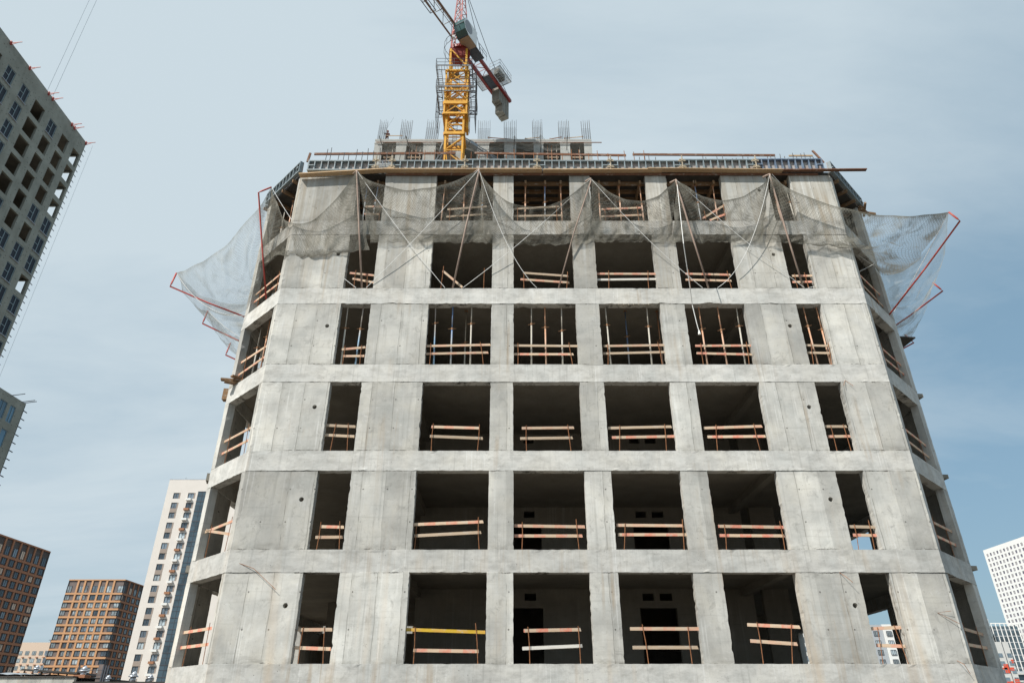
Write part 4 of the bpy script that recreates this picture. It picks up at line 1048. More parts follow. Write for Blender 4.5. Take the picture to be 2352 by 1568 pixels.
# climbing frame
ch = 1.14
lattice('climbing_frame', M['yellow'], MC.x-ch, MC.x+ch, MC.y-ch, MC.y+ch, 53.9+ZB, 60.3+ZB, 3, .17, .10, crane, diag='x')
mb = MB()
for z, h in ((53.85, .22), (55.4, .42), (57.2, .25), (60.2, .2)):
    mb = MB()
    for (a, b) in (((-1, -1), (1, -1)), ((1, -1), (1, 1)), ((1, 1), (-1, 1)), ((-1, 1), (-1, -1))):
        mb.beam((MC.x+a[0]*ch*1.06, MC.y+a[1]*ch*1.06, z+ZB), (MC.x+b[0]*ch*1.06, MC.y+b[1]*ch*1.06, z+ZB), .2, h)
    mb.build('collar_beam', M['yellow'], crane)
mb = MB()
mb.box(MC.x+ch-.05, MC.x+ch+.18, MC.y-.5, MC.y+.6, 52.6+ZB, 57.0+ZB); mb.build('jacking_cylinder', M['yellow'], crane)
def railbox(c, hx, hy, z, h, mat, name, floor=True):
    """a work platform ring: grating floor plus posts and rails"""
    t_ = MB()
    if floor:
        for (a0, a1, b0, b1) in ((-hx, hx, -hy, -hy+.55), (-hx, hx, hy-.55, hy), (-hx, -hx+.55, -hy+.56, hy-.56), (hx-.55, hx, -hy+.56, hy-.56)):
            for (e, f) in (((a0, b0), (a1, b0)), ((a1, b0), (a1, b1)), ((a1, b1), (a0, b1)), ((a0, b1), (a0, b0))): t_.beam((c.x+e[0], c.y+e[1], z), (c.x+f[0], c.y+f[1], z), .06, .08)
            n = int(max(a1-a0, b1-b0)/.28)
            for i in range(1, n):
                if a1-a0 > b1-b0: x = a0+(a1-a0)*i/n; t_.beam((c.x+x, c.y+b0, z), (c.x+x, c.y+b1, z), .04, .03)
                else: y = b0+(b1-b0)*i/n; t_.beam((c.x+a0, c.y+y, z), (c.x+a1, c.y+y, z), .04, .03)
    fl = t_.build(name, mat, crane) if floor else None
    t_ = MB()
    cs = [(-hx, -hy), (hx, -hy), (hx, hy), (-hx, hy)]
    for j in range(4):
        a, b = cs[j], cs[(j+1) % 4]
        for zz_ in (z+.55, z+h): t_.beam((c.x+a[0], c.y+a[1], zz_), (c.x+b[0], c.y+b[1], zz_), .035, .035)
        t_.beam((c.x+a[0], c.y+a[1], z+.08), (c.x+b[0], c.y+b[1], z+.08), .03, .14)
        n = 4
        for i in range(n):
            p = (a[0]+(b[0]-a[0])*i/n, a[1]+(b[1]-a[1])*i/n); t_.beam((c.x+p[0], c.y+p[1], z), (c.x+p[0], c.y+p[1], z+h), .04, .04)
    t_.build('handrail', M['darkgrey'] if mat == M['grey'] else mat, fl or crane)
railbox(MC, 2.05, 1.9, 57.0+ZB, 1.1, M['grey'], 'work_platform')
railbox(MC+Vector((-.35, 0, 0)), 1.9, 1.7, 60.4+ZB, 1.1, M['grey'], 'work_platform')
# hanging cages down both sides
for sx, z0, z1 in ((-1, 53.4, 57.0), (1, 53.4, 57.0), (1, 57.1, 60.4)):
    mb = MB()
    x0 = MC.x+sx*1.35; x1 = MC.x+sx*2.0
    for (x, y) in ((x0, MC.y-1.1), (x1, MC.y-1.1), (x1, MC.y+1.1), (x0, MC.y+1.1)): mb.beam((x, y, z0+ZB), (x, y, z1+ZB), .045, .045)
    for z in [z0+.02+i*(z1-z0)/5 for i in range(6)]:
        mb.beam((x0, MC.y-1.1, z+ZB), (x1, MC.y-1.1, z+ZB), .04, .04); mb.beam((x1, MC.y-1.1, z+ZB), (x1, MC.y+1.1, z+ZB), .04, .04)
    mb.beam((x0, MC.y-1.1, z0+.4+ZB), (x1, MC.y-1.1, z0+.9+ZB), .06, .06); mb.beam((x0, MC.y-1.1, z1-.9+ZB), (x1, MC.y-1.1, z1-.4+ZB), .06, .06)
    mb.build('side_cage', M['darkgrey'], crane)
# slewing unit
mb = MB(); mb.tube([(MC.x, MC.y, 64.2+ZB), (MC.x, MC.y, 64.6+ZB)], 1.18, 28); mb.build('slewing_ring', M['red'], crane)
mb = MB()
mb.hexa([(MC.x-.75, MC.y-.75, 63.2+ZB), (MC.x+.75, MC.y-.75, 63.2+ZB), (MC.x+.75, MC.y+.75, 63.2+ZB), (MC.x-.75, MC.y+.75, 63.2+ZB), (MC.x-.95, MC.y-.95, 64.19+ZB), (MC.x+.95, MC.y-.95, 64.19+ZB), (MC.x+.95, MC.y+.95, 64.19+ZB), (MC.x-.95, MC.y+.95, 64.19+ZB)])
mb.build('ring_support', M['red'], crane)
def jp(t, n, z): return MC + DJ*t + NJ*n + Vector((0, 0, z+ZB))
mb = MB()
ts = [jp(-.8, -.6, 64.6), jp(-.8, .6, 64.6), jp(.8, .6, 64.6), jp(.8, -.6, 64.6)]; tt = [jp(-.75, -.55, 67.6), jp(-.75, .55, 67.6), jp(.75, .55, 67.6), jp(.75, -.55, 67.6)]
for i in range(4): mb.beam(ts[i], tt[i], .18, .18); mb.beam(ts[i], tt[(i+1) % 4], .09, .09); mb.beam(tt[i], tt[(i+1) % 4], .14, .14); mb.beam(ts[i], ts[(i+1) % 4], .2, .2)
mb.build('slewing_frame', M['pink'], crane)
mb = MB()
apex = [jp(-.35, -.25, 77), jp(-.35, .25, 77)]
for s in (-1, 1):
    mb.beam(jp(-.75, s*.55, 67.6), apex[0 if s < 0 else 1], .11, .11); mb.beam(jp(.75, s*.55, 67.6), apex[0 if s < 0 else 1], .11, .11)
for i in range(8):
    f0 = i/8; f1 = (i+1)/8
    for s in (-1, 1):
        a = jp(-.75, s*.55, 67.6).lerp(apex[0 if s < 0 else 1], f0); b = jp(.75, s*.55, 67.6).lerp(apex[0 if s < 0 else 1], f1); mb.beam(a, b, .06, .06)
        c_ = jp(.75, s*.55, 67.6).lerp(apex[0 if s < 0 else 1], f0); mb.beam(a, c_, .06, .06)
    a = jp(-.75, -.55, 67.6).lerp(apex[0], f0); b = jp(-.75, .55, 67.6).lerp(apex[1], f1); mb.beam(a, b, .06, .06)
mb.build('tower_head', M['pink'], crane)
# jib
mb = MB(); zj = 66.6
for s in (-.6, .6): mb.beam(jp(-.7, s, zj), jp(-46, s, zj), .2 if s > 0 else .13, .18)
mb.build('jib_bottom_chord', M['jib'], crane)
mb = MB(); mb.beam(jp(-.7, 0, zj+1.35), jp(-46, 0, zj+1.35), .14, .14); mb.build('jib_top_chord', M['jib'], crane)
mb = MB(); k = 26
for i in range(k):
    t0 = -.9-i*1.7; t1 = t0-1.7; tm = (t0+t1)/2
    for s in (-.6, .6): mb.beam(jp(t0, s, zj), jp(tm, 0, zj+1.35), .05, .05); mb.beam(jp(tm, 0, zj+1.35), jp(t1, s, zj), .05, .05)
    mb.beam(jp(t0, -.6, zj), jp(t0, .6, zj), .05, .05); mb.beam(jp(t0, -.6, zj), jp(t1, .6, zj), .04, .04)
mb.build('jib_bracing', M['grey'], crane)
mb = MB(); 
for n_ in (.25, .45): mb.tube([jp(-.7, n_, zj-.1), jp(-46, n_, zj-.12)], .03, 5)
mb.build('trolley_cables', M['jib'], crane)
# service platform beside the jib
mb = MB()
for (n0, n1) in ((-2.0, -1.25),):
    p0, p1 = jp(-6.2, n0, zj+2.2), jp(-3.2, n0, zj+2.2); q0, q1 = jp(-6.2, n1, zj+2.2), jp(-3.2, n1, zj+2.2)
    for a, b in ((p0, p1), (q0, q1), (p0, q0), (p1, q1), (p0.lerp(p1, .5), q0.lerp(q1, .5))): mb.beam(a, b, .07, .07)
    for a in (p0, p1, p0.lerp(p1, .5)): mb.beam(a, a+Vector((0, 0, 1.1)), .04, .04)
    mb.beam(p0+Vector((0, 0, 1.1)), p1+Vector((0, 0, 1.1)), .04, .04)
mb.build('jib_platform', M['darkgrey'], crane)
# counter jib
mb = MB(); zc_ = 66.6
for s in (-.62, .62): mb.beam(jp(.7, s, zc_), jp(10.4, s, zc_), .32, .40)
mb.build('counter_jib_chord', M['red'], crane)
mb = MB()
for i in range(8):
    t0 = .9+i*.95; t1 = t0+.95; s = 1 if i % 2 else -1
    mb.beam(jp(t0, -.6*s, zc_), jp(t1, .6*s, zc_), .06, .06); mb.beam(jp(t0, -.6, zc_), jp(t0, .6, zc_), .06, .06)
mb.build('counter_jib_bracing', M['red'], crane)
mb = MB()
mb.tube([jp(.4, 0, 76.5), jp(5.5, .5, zc_+3.0), jp(10.0, .62, zc_+.3)], .035, 5); mb.tube([jp(.4, 0, 76.5), jp(5.5, -.5, zc_+3.0), jp(10.0, -.62, zc_+.3)], .035, 5)
mb.build('pendant_bar', M['darkgrey'], crane)
# winch platform with machinery
for s, t0, t1 in ((1, 5.2, 7.9), (-1, 4.6, 7.4)):
    mb = MB(); n0, n1 = s*.75, s*(2.15 if s > 0 else 1.6)
    a, b, c_, d_ = jp(t0, n0, zc_+.1), jp(t1, n0, zc_+.1), jp(t1, n1, zc_+.1), jp(t0, n1, zc_+.1)
    for p, q in ((a, b), (b, c_), (c_, d_), (d_, a), (a.lerp(b, .5), d_.lerp(c_, .5))): mb.beam(p, q, .07, .09)
    for p in (c_, d_, c_.lerp(d_, .33), c_.lerp(d_, .66), a, b): mb.beam(p, p+Vector((0, 0, 1.1)), .04, .04)
    for hz in (.55, 1.1):
        mb.beam(c_+Vector((0, 0, hz)), d_+Vector((0, 0, hz)), .035, .035); mb.beam(a+Vector((0, 0, hz)), d_+Vector((0, 0, hz)), .035, .035); mb.beam(b+Vector((0, 0, hz)), c_+Vector((0, 0, hz)), .035, .035)
    o = mb.build('winch_platform', M['grey'], crane)
    mb = MB(); mb.hexa([a, b, c_, d_, a+Vector((0, 0, .02)), b+Vector((0, 0, .02)), c_+Vector((0, 0, .02)), d_+Vector((0, 0, .02))]); mb.build('grating', M['grate'], o)
mb = MB(); mb.beam(jp(6.0, 1.2, zc_+.55), jp(7.4, 1.2, zc_+.55), .7, .8); mb.build('electrical_cabinet', M['cw'], crane)
mb = MB(); mb.tube([jp(6.6, -.5, zc_+.3), jp(6.6, .5, zc_+.3)], .45, 12); mb.beam(jp(5.5, 0, zc_), jp(7.6, 0, zc_), .9, .25); mb.build('winch', M['darkgrey'], crane)
# counterweights
cwz = zc_
for i, (t0, t1, dz) in enumerate(((7.85, 8.19, 2.0), (8.25, 8.59, 2.0), (8.65, 8.99, 3.15), (9.05, 9.39, 3.1), (9.45, 9.79, 3.15), (9.85, 10.2, 3.1))):
    a = [jp(t0, -.5, cwz-dz), jp(t1, -.5, cwz-dz), jp(t1, .5, cwz-dz), jp(t0, .5, cwz-dz)]
    mb = MB(); mb.hexa(a + [p+Vector((0, 0, dz+.3)) for p in a]); mb.build('counterweight', M['cw'], crane)
# cab
def cab():
    w0, w1 = .80, 2.15; z0, z1 = 64.4, 66.65
    prof = [(.15, z0), (-1.5, z0), (-2.15, z0+.45), (-2.45, z0+1.1), (-2.4, z0+1.75), (-2.05, z1), (.15, z1)]
    mb = MB(); L_ = [jp(t, w0, z) for t, z in prof]; R_ = [jp(t, w1, z) for t, z in prof]; n = len(prof)
    mb.quad(*L_); mb.quad(*R_[::-1])
    for i in range(n):
        mb.mi = 1 if i in (1, 2, 3, 4) else (2 if i == 0 else 0)
        mb.quad(L_[i], R_[i], R_[(i+1) % n], L_[(i+1) % n])
    o = mb.build('cab', [M['cabwhite'], M['cabglass'], M['cabfloor']], crane)
    mb = MB(); w = w1+.02
    pts = []
    for i in range(20):
        a = 2*pi*i/20; pts.append(jp(-1.55+.72*cos(a), w, z0+1.25+.85*sin(a)))
    mb.quad(*pts[::-1]); mb.build('side_window', M['glassd'], o)
    mb = MB()
    for (t, z) in ((-1.6, z0), (-2.05, z1-.02)): mb.beam(jp(t, w0, z), jp(t, w1, z), .07, .07)
    mb.beam(jp(-2.47, w0, z0+1.15), jp(-2.47, w1, z0+1.15), .05, .04); mb.beam(jp(-2.45, (w0+w1)/2, z0+.5), jp(-2.3, (w0+w1)/2, z1-.2), .04, .04)
    mb.build('window_bar', M['darkgrey'], o)
    mb = MB(); a = jp(.56, w0, z0); mb.beam(jp(.16, (w0+w1)/2, z0+.05), jp(1.9, (w0+w1)/2, z0+.05), 1.2, .07)
    for t in (.7, 1.4, 2.25):
        mb.beam(jp(t, w1, z0), jp(t, w1, z0+1.1), .04, .04)
    mb.beam(jp(.6, w1, z0+1.1), jp(2.25, w1, z0+1.1), .04, .04); mb.beam(jp(.6, w1, z0+.6), jp(2.25, w1, z0+.6), .04, .04)
    mb.build('cab_walkway', M['darkgrey'], crane)
    mb = MB(); c = jp(-1.9, .45, z0+.2); mb.tube([c, c+Vector((0, -.25, -.05))], .16, 12); mb.build('floodlight', M['whitep'], crane)
cab()
# rope drum ring around the slewing platform
mb = MB()
for a in range(10):
    a0 = pi*.55+a*pi/9*1.0; a1 = a0+pi/9
    for z in (64.6, 65.6): mb.beam((MC.x+1.75*cos(a0), MC.y+1.75*sin(a0), z+ZB), (MC.x+1.75*cos(a1), MC.y+1.75*sin(a1), z+ZB), .04, .04)
    mb.beam((MC.x+1.75*cos(a0), MC.y+1.75*sin(a0), 64.5+ZB), (MC.x+1.75*cos(a0), MC.y+1.75*sin(a0), 65.6+ZB), .035, .035)
mb.build('round_handrail', M['darkgrey'], crane)
# ties from mast to the rear tower
ties = [((MC.x+1.0, MC.y, 51.4+ZB), (1.4, YT, 51.4+ZB)), ((MC.x+.9, MC.y+.6, 48.9+ZB), (-2.0, YT, 48.9+ZB)), ((MC.x-.9, MC.y, 51.4+ZB), (-8.8, YT, 51.4+ZB))]
for i, (a, b) in enumerate(ties):
    a, b = Vector(a), Vector(b); d = (b-a).normalized()
    mb = MB(); side = d.cross(Vector((0, 0, 1))).normalized()*.16
    for s in (-1, 1):
        for u in (-.13, .13): mb.beam(a+side*s+Vector((0, 0, u)), b+side*s+Vector((0, 0, u)), .07, .07)
    L = (b-a).length; n = int(L/.6)
    for j in range(n):
        p = a+d*(j*.6); q = a+d*((j+1)*.6); sg = 1 if j % 2 else -1; mb.beam(p+side*sg-Vector((0, 0, .13)), q-side*sg-Vector((0, 0, .13)), .04, .04)
    mb.beam(a+d*.6, a+d*1.5, .5, .4); mb.beam(a+d*3.2, a+d*3.5, .5, .4)
    mb.build('wall_tie', M['grey'], crane)
mb = MB(); mb.box(MC.x-1.05, MC.x+1.05, MC.y-1.05, MC.y+1.05, 51.1+ZB, 51.5+ZB); 
mb = MB()
for (a, b) in (((-1, -1), (1, -1)), ((1, -1), (1, 1)), ((1, 1), (-1, 1)), ((-1, 1), (-1, -1))): mb.beam((MC.x+a[0], MC.y+a[1], 51.3+ZB), (MC.x+b[0], MC.y+b[1], 51.3+ZB), .2, .35)
mb.build('tie_collar', M['yellow'], crane)
# hoist ropes of a second, unseen crane over the left tower
for i, (x1, y1, x2, y2) in enumerate(((225, 0, 122, 220), (207, 0, 110, 206))):
    b = at(x2, y2, 95.0); b.z -= 6; tp = Vector((b.x, b.y, 170)); pth = [b, tp]
    mb = MB(); mb.tube(pth, .035, 4); single('hoist_rope', mb, M['grey'], b, ['right', 'left'][i] + ' of two thin hoist ropes hanging from the sky behind the left tower', 'rope', 'hoist ropes')

# ------------------------------------------------------------------ other buildings
def gwall(mb, O, U, us, zs, solid, t, N, mi_reveal=None):
    """front skin of a wall with square holes: O origin, U unit vector along, N outward normal"""
    O = Vector(O); U = Vector(U); N = Vector(N)
    def p(u, z, d=0): return O + U*u + Vector((0, 0, z)) - N*d
    nu, nz = len(us)-1, len(zs)-1
    for i in range(nu):
        for j in range(nz):
            if solid(i, j): mb.quad(p(us[i], zs[j]), p(us[i+1], zs[j]), p(us[i+1], zs[j+1]), p(us[i], zs[j+1]))
            else:
                a, b, c, d = (us[i], zs[j]), (us[i+1], zs[j]), (us[i+1], zs[j+1]), (us[i], zs[j+1])
                for (e, f, ci, cj) in ((a, b, 0, -1), (b, c, 1, 0), (c, d, 0, 1), (d, a, -1, 0)):
                    ii, jj = i+ci, j+cj
                    if 0 <= ii < nu and 0 <= jj < nz and not solid(ii, jj): continue
                    mb.quad(p(*e), p(*f), p(*f, t), p(*e, t))
def inframe(p, m=20):
    q = proj(p); return q is not None and -m < q[0] < 2352+m and -m < q[1] < 1568+m
def window(mb, O, U, N, u0, u1, z0, z1, d, fw=.07, cols=2, bar=None, fi=0, gi=1):
    O = Vector(O); U = Vector(U); N = Vector(N)
    def p(u, z, dd): return O + U*u + Vector((0, 0, z)) - N*dd
    mb.mi = gi; mb.quad(p(u0, z0, d), p(u1, z0, d), p(u1, z1, d), p(u0, z1, d))
    mb.mi = fi
    def bar_(a0, a1, b0, b1):
        c = [p(a0, b0, d-.01), p(a1, b0, d-.01), p(a1, b1, d-.01), p(a0, b1, d-.01)]; f = [q + N*.05 for q in c]; mb.hexa(c+f)
    bar_(u0, u0+fw, z0, z1); bar_(u1-fw, u1, z0, z1); bar_(u0+fw, u1-fw, z0, z0+fw); bar_(u0+fw, u1-fw, z1-fw, z1)
    for i in range(1, cols):
        u = u0+(u1-u0)*i/cols; bar_(u-fw/2, u+fw/2, z0+fw, z1-fw)
    if bar: bar_(u0+fw, (u0+u1)/2-fw/2, z0+(z1-z0)*bar-fw/2, z0+(z1-z0)*bar+fw/2)
    mb.mi = 0
class WinSet:
    """keeps the windows of one building: the largest hundred in view as parts, the others as one part"""
    def __init__(s, bldg, mats): s.b = bldg; s.m = mats; s.w = []
    def add(s, fn, centre, name='window', mats=None): s.w.append((fn, Vector(centre), name, mats or s.m))
    def done(s, limit=100):
        vis = [w for w in s.w if inframe(w[1])]; rest = [w for w in s.w if not inframe(w[1])]
        vis.sort(key=lambda w: w[1].length)
        for (fn, c, name, mats) in vis[:limit]:
            mb = MB(); fn(mb); mb.build(name, mats, s.b)
        mb = MB()
        left = vis[limit:] + rest
        for (fn, c, name, mats) in left: fn(mb)
        if left: mb.build('window', left[0][3], s.b)['kind'] = 'stuff'

# left tower ---------------------------------------------------------------
XLT = -68.0; ZLT = 80.0+CZ
lt = thing('unfinished_tower_block', (XLT-8, 60, 0), 'tall grey concrete shell tower cropped by the left edge with rows of empty window holes', 'building')
# columns of openings measured along the wall (Y), from the far corner towards the camera
COLS = [(78.63, 80.30), (75.66, 77.40), (72.60, 74.35), (69.10, 71.28), (66.25, 67.85), (63.10, 64.75), (59.6, 61.8), (56.2, 57.9), (53.2, 54.9), (49.8, 52.0), (46.6, 48.3)]
WINS = {(0, 2), (0, 4), (0, 5), (1, 4), (2, 4), (4, 0), (5, 0), (6, 0), (8, 0), (9, 0), (4, 1), (6, 1), (7, 1), (8, 1), (6, 2), (7, 2), (5, 3), (6, 3), (10, 0), (9, 1), (11, 0), (3, 4), (1, 5)}
ys = sorted([v for c_ in COLS for v in c_]+[44.0, 80.67])
Y0w = 44.0
us = [y-Y0w for y in ys]
zs = [0.0]
for k in range(23, -1, -1): zs += [77.0-3.35*k-2.55+CZ, 77.0-3.35*k+CZ]
zs.append(ZLT); zs = sorted(round(z, 3) for z in zs); zs = [-2.0] + [z for z in zs if z != 0.0]
mb = MB(); gwall(mb, (XLT, Y0w, 0), (0, 1, 0), us, zs, lambda i, j: (i % 2 == 0) or (j % 2 == 0), .35, (1, 0, 0)); mb.build('wall', M['farc'], lt)
mb = MB(); gwall(mb, (XLT-.02, 80.67, 0), (-1, 0, 0), [0, .5, 2.6, 4, 6, 7.5, 9.6, 11, 13, 14.5, 17], zs, lambda i, j: (i % 2 == 0) or (j % 2 == 0), .3, (0, 1, 0)); mb.build('wall', M['farc'], lt)
for k in range(24):
    z = 77.0-3.35*k+CZ+.25
    if z < 0: break
    mb = MB(); mb.box(XLT-17, XLT-.36, 44, 80.3, z, z+.25)
    mb.build('floor_slab', M['inner'], lt)
mb = MB()
for y in (77.9, 74.9, 71.9, 68.5, 65.5): mb.box(XLT-9, XLT-3.5, y-.1, y+.1, 0, ZLT-1) if y < 77 else None
mb.box(XLT-7.2, XLT-7.0, 44, 77.0, 0, ZLT-1); mb.box(XLT-17, XLT-.4, 43.9, 44.1, 0, ZLT)
mb.build('interior_wall', M['inner'], lt)
mb = MB(); mb.box(XLT-17, XLT-.37, 44.2, 80.3, ZLT-.3, ZLT-.05); mb.build('roof', M['farc'], lt)
for (k, c_) in sorted(WINS):
    y0, y1 = COLS[c_]; z1 = 77.0-3.35*k+CZ; z0 = z1-2.55
    if not inframe((XLT, (y0+y1)/2, z0+1.2), 60): continue
    mb = MB(); window(mb, (XLT, 0, 0), (0, 1, 0), (1, 0, 0), y0+.02, y1-.02, z0+.02, z1-.02, .12, .09, 2, .5); w = mb.build('window', [M['wframel'], M['void']], lt)
    mb = MB(); mb.box(XLT+.01, XLT+.16, y0-.05, y1+.05, z0-.06, z0+.02); mb.build('sill', M['sillm'], w)
# red brackets along the roof edge
for i, y in enumerate((80.55, 77.3, 76.6, 71.6, 70.6, 66.1, 62.0)):
    mb = MB(); p = Vector((XLT, y, ZLT-.2)); mb.box(XLT-.1, XLT+.12, y-.14, y+.14, ZLT-.45, ZLT+.12); mb.beam(p, p+Vector((1.5, 0, .2)), .08, .08); mb.beam(p+Vector((.05, 0, -.4)), p+Vector((1.0, 0, .1)), .06, .06)
    single('roof_bracket', mb, M['redpole'], p, f"red steel bracket on the left tower roof edge, {ORD[i]} from its right corner", 'bracket', 'red brackets on the left tower')
mb = MB()
z = 10.0
while z < ZLT-.5:
    for dz in (0, .95): mb.beam((XLT-.05, 80.6, z+dz), (XLT+.02, 81.15, z+dz-.12), .05, .09)
    z += 2.1
mb.build('edge_anchors', M['darkgrey'], lt)
mb = MB(); mb.tube([(XLT+.3, 81.3, 20), (XLT+.5, 81.5, ZLT+.2)], .018, 4); mb.build('lightning_cable', M['grey'], lt)
# lower tower behind it
l2 = thing('unfinished_low_block', (XLT-8, 85, 0), 'lower grey concrete block at the left edge with two blue windows and roof bars', 'building')
ZL2 = 38.0+CZ
ys2 = [82.2, 83.4, 84.9, 85.47, 86.6, 88.11]
zz2 = [0]
for k in range(11, -1, -1):
    z1 = 36.78-3.35*k+CZ; zz2 += [max(0.01, z1-2.36), z1]
zz2.append(ZL2); zz2 = sorted(zz2)
def sol2(i, j): return (i % 2 == 0) or (j % 2 == 0)
mb = MB(); gwall(mb, (XLT, 82.2, 0), (0, 1, 0), [y-82.2 for y in ys2], zz2, lambda i, j: i not in (1, 3) or j % 2 == 0, .3, (1, 0, 0)); mb.build('wall', M['farc'], l2)
mb = MB(); mb.box(XLT-14, XLT, 88.0, 88.10, 0, ZL2-.01); mb.box(XLT-14, XLT-.02, 82.2, 82.3, 0, ZL2-.01); mb.build('wall', M['farc'], l2)
mb = MB(); mb.box(XLT-14, XLT-.3, 82.3, 88.0, ZL2-.3, ZL2-.02); mb.build('roof', M['farc'], l2)
mb = MB(); mb.box(XLT-4, XLT-3.8, 82.3, 88, 0, ZL2-.4); mb.build('interior_wall', M['inner'], l2)
for k in range(0, 6):
    for c_ in ((83.4, 84.9), (85.47, 86.6)):
        z1 = 36.78-3.35*k+CZ; mb = MB(); window(mb, (XLT, 0, 0), (0, 1, 0), (1, 0, 0), c_[0]+.02, c_[1]-.02, z1-2.34, z1-.02, .1, .07, 1 if k else 2, None); mb.build('window', [M['wframel'], M['glassu']], l2)
mb = MB()
for y in (87.2, 87.6, 85.0): mb.beam((XLT-.1, y, ZL2-.1), (XLT+1.6, y+.2, ZL2+.25), .06, .08)
z = 18
while z < ZL2: mb.beam((XLT-.05, 88.0, z), (XLT+.1, 88.7, z-.1), .06, .12); z += 1.15
mb.build('edge_anchors', M['darkgrey'], l2)

# orange gridded blocks ------------------------------------------------------
def grid_block(name, label, x0, x1, y0, y1, ztop, rows, colsF, colsS, pitchz, zfirst, front=True):
    """x0..x1 front wall at y0; side wall at x=x1 going back to y1"""
    t = thing(name, ((x0+x1)/2, y0, 0), label, 'building', None)
    zb = [zfirst - pitchz*i for i in range(rows)]           # centre of each orange beam
    ws = WinSet(t, [M['wframe'], M['glassb']])
    faces = []
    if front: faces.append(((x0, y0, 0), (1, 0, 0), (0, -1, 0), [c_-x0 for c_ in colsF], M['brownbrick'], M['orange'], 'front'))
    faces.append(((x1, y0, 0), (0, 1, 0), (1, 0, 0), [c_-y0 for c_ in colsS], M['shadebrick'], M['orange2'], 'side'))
    for (O, U, N, cols, brick, oran, fn) in faces:
        O = Vector(O); U = Vector(U); N = Vector(N)
        L = cols[-1]
        mb = MB(); p = lambda u, z, d: O+U*u+Vector((0, 0, z))+N*d
        mb.quad(p(0, 0, -.35), p(L, 0, -.35), p(L, ztop-.3, -.35), p(0, ztop-.3, -.35)); mb.build('wall', brick, t)
        mb = MB()
        def bx(u0, u1, z0, z1, d0, d1):
            c = [p(u0, z0, d0), p(u1, z0, d0), p(u1, z0, d1), p(u0, z0, d1), p(u0, z1, d0), p(u1, z1, d0), p(u1, z1, d1), p(u0, z1, d1)]; mb.hexa(c)
        for z in zb: bx(-.05 if fn == 'front' else .36, L, z-.36, z+.36, -.34, .05)
        bx(-.05 if fn == 'front' else .36, L, ztop-.45, ztop, -.34, .07)
        mb.build('horizontal_band', oran, t)
        mb = MB()
        for i, u in enumerate(cols):
            w = .38
            if (fn == 'front' and i == 0) or i == len(cols)-1 or (fn == 'side' and i == 0): continue
            bx(u-w, u+w, 0, ztop-.46, -.33, 0.0)
        mb.build('vertical_band', oran, t)
        lv = [ztop-.45]+[z for z in zb]
        for j in range(len(zb)):
            zt = (ztop-.6 if j == 0 else zb[j-1]-.3); zl = zb[j]+.3
            for i in range(len(cols)-1):
                a, b = cols[i]+.36, cols[i+1]-.36; wd = b-a
                if fn == 'front' and i == 0: a = -.2; wa, wb = a, a+wd*.62
                elif fn == 'front' and i == len(cols)-2: b = L-.0; wa, wb = a+wd*.42, b+.02
                elif fn == 'side' and i == 0: wa, wb = 0.0, wd*.5
                elif i % 5 == 1: wa, wb = a+wd*.28, b
                elif i % 5 == 2: wa, wb = a, a+wd*.5
                else: wa, wb = a+wd*.04, b-wd*.04
                if fn == 'side' and i: wa, wb = a+wd*.35, b-wd*.05
                h = zt-zl
                if j == 0: w0, w1 = zl+.2, zl+h*.6
                else: w0, w1 = zl+.35, zt-.12
                gl = R.choice([M['glassb'], M['glassb'], M['glassb'], M['glass']]) if fn == 'front' else R.choice([M['glass'], M['glassd'], M['glasst'], M['pinkw'], M['glassd']])
                if R.random() < .12: gl = M['glassd']
                ws.add(lambda mb_, O=O, U=U, N=N, wa=wa, wb=wb, w0=w0, w1=w1: window(mb_, O, U, N, wa, wb, w0, w1, .28, .12, 2), p((wa+wb)/2, (w0+w1)/2, 0), mats=[M['wframe'], gl])
                if j: ws.add(lambda mb_, O=O, U=U, N=N, a=wa, b=wb, w0=w0: mb_.quad(*[O+U*u+Vector((0, 0, z))+N*(-.30) for u, z in ((a, w0-.5), (b, w0-.5), (b, w0-.02), (a, w0-.02))]), p(wa, 0, 0)-Vector((0, 0, 400)), 'panel', mats=[M['greyw']]) if False else None
    ws.done()
    mb = MB(); mb.box(x0+.4, x1-.4, y0+.4, y1-.1, ztop-.5, ztop-.3); mb.build('roof', M['roofd'], t)
    mb = MB(); mb.quad((x0, y0, 0), (x0, y1, 0), (x0, y1, ztop-.3), (x0, y0, ztop-.3)); mb.quad((x0, y1, 0), (x1, y1, 0), (x1, y1, ztop-.3), (x0, y1, ztop-.3)); mb.build('wall', M['shadebrick'], t)
    return t
b2 = grid_block('orange_apartment_block', 'mid-rise block with bright orange gridded facade left of the cream tower', -186.1, -162.45, 300, 316, 49.5+CZ, 16,
    [-186.1, -182.0, -179.15, -176.1, -172.9, -170.0, -166.95, -162.45], [300, 304.2, 308.2, 312.2, 316], 3.04, 43.8+CZ)
mb = MB(); mb.tube([(-173, 306, 49+CZ), (-173, 306, 50.4+CZ)], .9, 12); mb.build('roof_vent', M['zinc'], b2)
b1 = grid_block('shaded_orange_apartment_block', 'dark shaded block with shade-toned orange grid cropped by the left edge', -200, -162, 207, 245.9, 49.9+CZ, 16,
    [-200, -162], [207.3, 211.1, 214.9, 218.7, 222.6, 226.4, 230.3, 234.1, 237.9, 241.7, 245.9], 3.04, 44.1+CZ, front=False)
